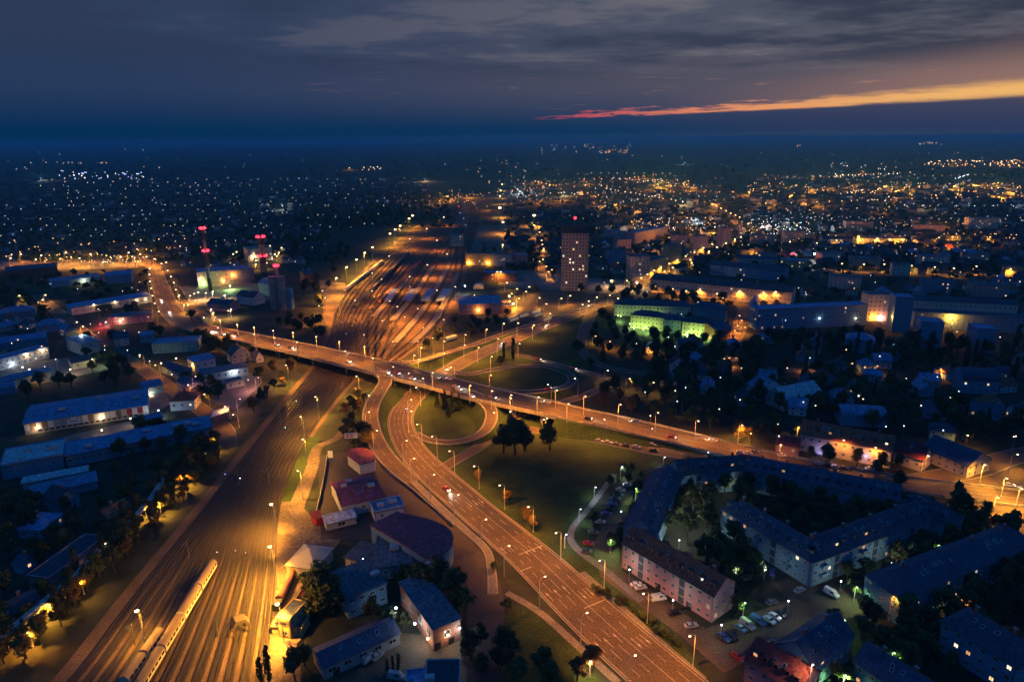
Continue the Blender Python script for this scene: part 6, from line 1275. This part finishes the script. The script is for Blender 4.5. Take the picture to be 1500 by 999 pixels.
# catenary masts along the railway
for i in range(9):
    for j, k in enumerate((2, 8)):
        S = TR[k]; q = S[8 + i * 6]; P = Vector((q[0] + 2.3, q[1], 0))
        t_ = thing('catenary_mast', f'{ORD[i]} overhead line mast from the near end of the {("left", "right")[j]} line of masts', 'mast', P, 0, 'overhead line masts')
        b = MB(); b.tube((0, 0, 0), (0, 0, 8), .16, .11, 'metal', 6); put('post', b.mesh('post'), t_); b = MB(); b.tube((0, 0, 7.2), (-3, 0, 6.4), .05, .05, 'metal', 5); b.tube((0, 0, 6), (-2.6, 0, 6.4), .05, .05, 'metal', 5); put('bracket', b.mesh('bracket'), t_)
for i, (x, y, k) in enumerate([(507, 489, 'blue'), (501, 472, 'blue'), (679, 320, 'blue'), (674, 312, 'blue'), (682, 330, 'blue'), (637, 366, 'red'), (672, 303, 'red'), (600, 420, 'pink'), (434, 587, 'cool'), (418, 626, 'cool'), (330, 694, 'blue'), (352, 700, 'cool'), (345, 806, 'pink'), (360, 809, 'pink'), (318, 808, 'pink'), (586, 338, 'warm')]):
    P = G(x, y, 1.2); t_ = thing('track_signal', f'{ORD[i]} low {k if k in ("blue", "red", "pink") else "pale"} track signal light from the flyover', 'signal', (P.x, P.y, 0), 0, 'low track signals')
    b = MB(); b.box(-.2, .2, -.1, .25, 0, 1.5, 'dark'); put('post', b.mesh('post'), t_); put('lens', LENS['g' + k], t_, (0, -.15, 1.2), 0, .45 * max(1, P.y / 500))
# ================================================================== FAR TOWN
FAR = []; HAZE = 9.5e-5
def lights(x0, x1, y0, y1, n, kinds, s=1.0, jit=.5):
    for _ in range(n):
        y = y0 + (y1 - y0) * rnd.random() ** jit if jit != 1 else rnd.uniform(y0, y1)
        FAR.append((rnd.uniform(x0, x1), y, rnd.choice(kinds), s * rnd.choice((.7, .8, .9, 1, 1, 1.25))))
def grid(x0, x1, y0, y1, nx, ny, kinds, s=.85, keep=.75, slope=0.0):
    for j in range(ny):
        for i in range(nx):
            if rnd.random() > keep: continue
            f = (j + rnd.uniform(-.25, .25)) / max(1, ny - 1); y = y0 + (y1 - y0) * f
            x = x0 + (x1 - x0) * (i + .5 * (j % 2) + rnd.uniform(-.3, .3)) / nx
            FAR.append((x, y + slope * (x - x0), rnd.choice(kinds), s * rnd.uniform(.75, 1.15)))
def strings(x0, x1, y0, y1, n, kinds, s=.85):
    "rows of lamps along streets"
    for _ in range(n):
        P = G(rnd.uniform(x0, x1), rnd.uniform(y0, y1)); a = rnd.choice((.25, .25, 1.75, 1.9, -.2, .9)) + rnd.uniform(-.12, .12); k = rnd.choice(kinds); m = rnd.randint(5, 15); st = rnd.uniform(32, 46); sz = s * rnd.choice((.6, .8, 1, 1.25))
        for j in range(m):
            q = P + Vector((math.cos(a), math.sin(a), 0)) * st * (j - m / 2) + Vector((rnd.uniform(-4, 4), rnd.uniform(-4, 4), 0))
            # back to the picture, to share one list
            dy, dz = q.y, 8 - CAM_H; f = dy * CP - dz * SP; v = dy * SP + dz * CP
            if f > 10: FAR.append((750 + q.x / f * FPX, 499.5 - v / f * FPX - math.tan(ROLL) * (q.x / f * FPX), k, sz * rnd.uniform(.85, 1.1)))
C3 = ['cool', 'cool', 'warm']; MIX = ['warm', 'sod', 'cool', 'orange']; OR = ['orange', 'sod', 'yel', 'orange']
grid(60, 640, 262, 300, 40, 8, ['warm', 'cool', 'warm'], .62, .42)
grid(-10, 300, 300, 345, 20, 7, C3, .66, .42); grid(200, 470, 300, 362, 18, 7, C3, .66, .35); lights(0, 300, 345, 368, 34, ['warm', 'orange', 'sod'])
grid(380, 560, 300, 330, 12, 3, C3, .7, .7)
lights(85, 210, 250, 262, 46, ['cool', 'cool', 'warm', 'blue'], 1.1, 1); lights(40, 160, 238, 240, 16, ['warm'], .6, 1); lights(500, 560, 244, 250, 14, ['warm', 'yel', 'cool'], 1, 1)
lights(0, 150, 368, 384, 26, ['yel', 'sod', 'orange'], 1.2, 1); lights(150, 235, 374, 386, 26, ['warm', 'sod', 'yel'], 1.2, 1)
lights(640, 700, 278, 300, 40, ['orange', 'pink', 'sod', 'sod'], .7, 1); lights(700, 770, 232, 280, 20, ['warm', 'orange'], .8, 1)
strings(760, 1480, 256, 300, 46, MIX + ['cool', 'sod'], .9); lights(740, 1500, 255, 300, 70, MIX + ['cool'], .6, 1); strings(890, 1480, 303, 345, 26, ['cool', 'cool', 'warm', 'sod', 'orange'], .7); lights(870, 1500, 300, 345, 60, ['cool', 'cool', 'warm', 'sod'], .55, 1); lights(880, 1500, 345, 400, 40, ['cool', 'warm', 'sod'], .5, 1); strings(900, 1480, 350, 400, 7, ['sod', 'orange', 'yel'], .6)
lights(750, 900, 268, 290, 40, MIX, .9, 1)
lights(925, 1050, 319, 338, 95, ['warm', 'sod', 'cool', 'orange'], 1.0, 1); lights(1085, 1190, 319, 344, 80, ['warm', 'cool', 'cool'], .95, 1)
lights(958, 1012, 262, 276, 36, OR, 1, 1); lights(1095, 1300, 268, 284, 90, OR, .95, 1); lights(1300, 1520, 268, 290, 110, OR, 1, 1); lights(1360, 1510, 234, 244, 80, OR + ['warm'], 1.1, 1); lights(1210, 1360, 238, 262, 40, ['warm', 'sod', 'cool'], .8, 1)
lights(1195, 1330, 344, 356, 40, ['yel', 'sod'], .9, 1); lights(1370, 1500, 340, 352, 22, OR, .9, 1)
lights(785, 925, 208, 226, 34, ['warm', 'orange', 'cool'], .85, 1); lights(880, 920, 219, 224, 18, OR, .9, 1); lights(1165, 1172, 212, 216, 3, OR, 1, 1); lights(1346, 1380, 197.5 + 11, 212, 14, ['warm', 'yel'], .9, 1)
lights(0, 1500, 211, 250, 90, ['warm', 'cool', 'orange'], .6, 1)
lights(880, 1500, 400, 470, 46, ['cool', 'warm', 'orange'], .45, 1); lights(930, 1500, 480, 640, 46, ['cool', 'warm'], .3, 1); lights(0, 220, 400, 540, 30, ['warm', 'cool'], .5, 1)
FAR.sort(key=lambda q: -q[1])
FM = {}
def far_mesh(k):
    if k not in FM:
        b = MB(); b.tube((0, 0, 0), (0, 0, 7.4), .14, .09, 'metal', 5); b.ball((0, 0, 8), 1, 'f_' + k, 6, 4); FM[k] = b
    return FM[k]
def quarter(x, y): return ('at the far left' if x < 400 else 'beyond the rail yard' if x < 740 else 'over the middle of the town' if x < 1120 else 'at the far right')
FB = MB(); cnt = 0; nl = 0
for x, y, k, s in FAR:
    P = G(x, y, 8)
    if not (0 < P.y < 60000): continue
    r_ = max(.28, P.length * .00043 * s)
    if y > 300 and cnt < 290:
        cnt += 1; key = (k, round(r_, 1))
        if key not in FM: b = MB(); b.tube((0, 0, 0), (0, 0, 8 - key[1] * .8), .14, .09, 'metal', 5); b.ball((0, 0, 8), max(.3, key[1]), 'f_' + k, 6, 4); FM[key] = b.mesh('far_lamp')
        t_ = thing('distant_lamp', f'small distant {"orange" if k in ("orange", "sod", "yel") else "reddish" if k in ("red", "pink") else "pale"} lamp {quarter(x, y)}, among many alike', 'street lamp', (P.x, P.y, 0), 0, f'distant lamps {quarter(x, y)}', FM[key])
    else:
        FB.tube((P.x, P.y, 0), (P.x, P.y, 8 - r_ * .8), .2, .12, 'metal', 3, False); FB.ball((P.x, P.y, 8), r_, 'f_' + k, 6, 4)
put('distant_lamps', FB.mesh('distant_lamps'), kind='stuff', label='countless points of lamp light across the distant plain', category='street lamps')
# real light under a share of the far lamps
rnd.shuffle(FAR)
for x, y, k, s in FAR:
    if y < 232 or nl > 110: continue
    if k in ('cool', 'blue', 'warm', 'pink', 'red') and rnd.random() < .85: continue
    P = G(x, y, 8); nl += 1
    fl = lamp_light('far_' + k, None, (P.x, P.y, 10), LC[k], PW * (2.6 if y > 300 else 9.0) * (.5 if y > 400 else 1) * (.3 if y > 480 else 1), 'POINT', radius=1)
# far houses
def house_into(b, P, L1, D, h, rh, rz, wm, rm):
    c_, s = math.cos(rz), math.sin(rz); T = lambda x, y, z: (P.x + x * c_ - y * s, P.y + x * s + y * c_, z)
    x0, x1, y0, y1 = -L1 / 2, L1 / 2, -D / 2, D / 2
    for q in ([(x0, y0, 0), (x1, y0, 0), (x1, y0, h), (x0, y0, h)], [(x1, y0, 0), (x1, y1, 0), (x1, y1, h), (x1, 0, h + rh), (x1, y0, h)], [(x0, y1, 0), (x0, y0, 0), (x0, y0, h), (x0, 0, h + rh), (x0, y1, h)], [(x1, y1, 0), (x0, y1, 0), (x0, y1, h), (x1, y1, h)]): b.poly([T(*p) for p in q], wm)
    e = .5; k = rh / (D / 2)
    for q in ([(x0 - e, y0 - e, h - e * k + .15), (x1 + e, y0 - e, h - e * k + .15), (x1 + e, 0, h + rh + .15), (x0 - e, 0, h + rh + .15)], [(x0 - e, 0, h + rh + .15), (x1 + e, 0, h + rh + .15), (x1 + e, y1 + e, h - e * k + .15), (x0 - e, y1 + e, h - e * k + .15)]): b.poly([T(*p) for p in q], rm)
HB = MB()
WL = ['wall_white', 'wall_cream', 'wall_grey', 'wall_blue']; RL = ['roof_dark', 'roof_red', 'roof_red', 'roof_grey', 'roof_dark']
def far_houses(x0, x1, y0, y1, n, big=1.0):
    for _ in range(n):
        y = rnd.uniform(y0, y1); P = G(rnd.uniform(x0, x1), y)
        if not clear(P, 6 * big): continue
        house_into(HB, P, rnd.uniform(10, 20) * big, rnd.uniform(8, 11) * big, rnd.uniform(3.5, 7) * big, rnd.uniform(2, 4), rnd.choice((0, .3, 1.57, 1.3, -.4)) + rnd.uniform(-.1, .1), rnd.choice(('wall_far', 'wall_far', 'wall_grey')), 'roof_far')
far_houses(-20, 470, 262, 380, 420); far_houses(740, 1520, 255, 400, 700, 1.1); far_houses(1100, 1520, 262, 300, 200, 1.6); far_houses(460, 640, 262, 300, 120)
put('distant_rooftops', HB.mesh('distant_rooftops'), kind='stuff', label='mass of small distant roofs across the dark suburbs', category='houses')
# single houses in the nearer dark quarters, built one by one
HK = [(random.Random(40 + k).uniform(9, 14), random.Random(60 + k).uniform(8, 10), random.Random(80 + k).uniform(3.6, 6.5), random.Random(90 + k).uniform(3, 4.5)) for k in range(6)]
def quarter_houses(px, n, where, sp=16, lit=.12):
    poly = [G(*q) for q in px]; xs = [p.x for p in poly]; ys = [p.y for p in poly]; pts = []
    for _ in range(n * 40):
        P = Vector((rnd.uniform(min(xs), max(xs)), rnd.uniform(min(ys), max(ys)), 0))
        if not inpoly(P, poly) or not clear(P, 6) or any((P - q).length < sp for q in pts): continue
        if any((P.x - x) ** 2 + (P.y - y) ** 2 < (5 + r * .6) ** 2 for x, y, r in TPOS): continue
        pts.append(P)
        if len(pts) >= n: break
    pts.sort(key=lambda p: p.x / p.y)
    for i, P in enumerate(pts):
        L1, D, h, rh = rnd.choice(HK); a = rnd.choice((0, .35, 1.57, -.5, 1.2)) + rnd.uniform(-.15, .15); u = Vector((math.cos(a), math.sin(a), 0))
        rm = rnd.choice(('roof_dark', 'roof_red', 'roof_blue'))
        building('garden_house', f'{ORD[i]} small house from the left {where}, {dict(roof_dark="dark", roof_red="reddish", roof_blue="bluish")[rm]} roof', 'house', P - u * L1 / 2, P + u * L1 / 2, h, D, rnd.choice(('gable', 'gable', 'hip')), rh, rnd.choice(('wall_blue', 'wall_blue', 'wall_grey', 'wall_white')), rm, 1 if h < 5 else 2, 3.2, lit, chim=1, group=f'houses {where}', world=True)
quarter_houses([(940, 515), (1080, 505), (1120, 540), (1340, 590), (1500, 610), (1500, 660), (1380, 650), (1180, 612), (1000, 575)], 34, 'in the dark gardens right of the flyover', lit=.06)
quarter_houses([(1110, 498), (1500, 515), (1500, 590), (1350, 580), (1200, 540)], 16, 'between the flats and the gardens', lit=.1)
quarter_houses([(0, 470), (90, 470), (120, 500), (0, 530)], 7, 'at the left edge below the orange street')
quarter_houses([(0, 745), (130, 745), (150, 790), (40, 840), (0, 840)], 6, 'in the dark yard at the left edge', lit=.03)
quarter_houses([(1160, 440), (1500, 410), (1500, 440), (1340, 436), (1160, 430)], 16, 'behind the blue slab of flats')
quarter_houses([(880, 350), (1040, 360), (900, 405), (880, 400)], 10, 'between tower block and avenue')
quarter_houses([(1090, 360), (1500, 360), (1500, 395), (1190, 385)], 24, 'above the palace quarter', lit=.1)
quarter_houses([(470, 395), (430, 380), (300, 375), (270, 385), (280, 395)], 6, 'behind the power station')
# distant tree masses
TB = MB()
def far_trees(x0, x1, y0, y1, n, s0=1.0):
    for _ in range(n):
        P = G(rnd.uniform(x0, x1), rnd.uniform(y0, y1))
        if not clear(P, 3): continue
        s = rnd.uniform(3, 5.5) * s0
        for _k in range(22):
            d = Vector((rnd.gauss(0, 1), rnd.gauss(0, 1), abs(rnd.gauss(.3, .8)))).normalized(); c_ = Vector((P.x, P.y, s * .6)) + Vector((d.x * s * .8, d.y * s * .8, d.z * s)) * rnd.uniform(.5, 1)
            a = (d + Vector((rnd.gauss(0, .5), rnd.gauss(0, .5), rnd.gauss(0, .5)))).normalized(); u = a.orthogonal().normalized() * s * .38; v_ = a.cross(u.normalized()) * s * .38
            TB.poly([c_ - u, c_ - v_, c_ + u, c_ + v_], 'leaf_dark')
far_trees(-20, 480, 262, 385, 1600); far_trees(440, 660, 285, 335, 380, 1.3); far_trees(740, 1520, 258, 400, 2300); far_trees(880, 1500, 400, 470, 160); far_trees(-20, 1520, 226, 262, 700, 2.2); far_trees(-20, 220, 400, 470, 120)
for P, s_ in FAR_TREES:
    for _k in range(330):
        d = Vector((rnd.gauss(0, 1), rnd.gauss(0, 1), rnd.gauss(0, 1))).normalized(); c_ = Vector((P.x, P.y, 5.5 * s_)) + Vector((d.x * 2.8, d.y * 2.8, d.z * 3.2)) * s_ * rnd.uniform(.5, 1.1)
        a = (d + Vector((rnd.gauss(0, .5), rnd.gauss(0, .5), rnd.gauss(0, .5)))).normalized(); u = a.orthogonal().normalized() * s_ * .5; v_ = a.cross(u.normalized()) * s_ * .5
        TB.poly([c_ - u, c_ - v_, c_ + u, c_ + v_], 'leaf_dark')
put('distant_trees', TB.mesh('distant_trees'), kind='stuff', label='dark masses of distant trees between the suburbs', category='trees')
# ================================================================== HAZE
hm = bpy.data.materials.new('haze'); hm.use_nodes = True; t = hm.node_tree; t.nodes.clear()
pv = t.nodes.new('ShaderNodeVolumePrincipled'); pv.inputs['Color'].default_value = (.16, .70, .95, 1); pv.inputs['Density'].default_value = HAZE; pv.inputs['Anisotropy'].default_value = .2
ou = t.nodes.new('ShaderNodeOutputMaterial'); t.links.new(pv.outputs[0], ou.inputs['Volume'])
b = MB(); b.box(-61000, 61000, -3100, 81000, -1, 160, 'dark'); me = b.mesh('haze'); me.materials.clear(); me.materials.append(hm)
put('haze', me, kind='stuff')
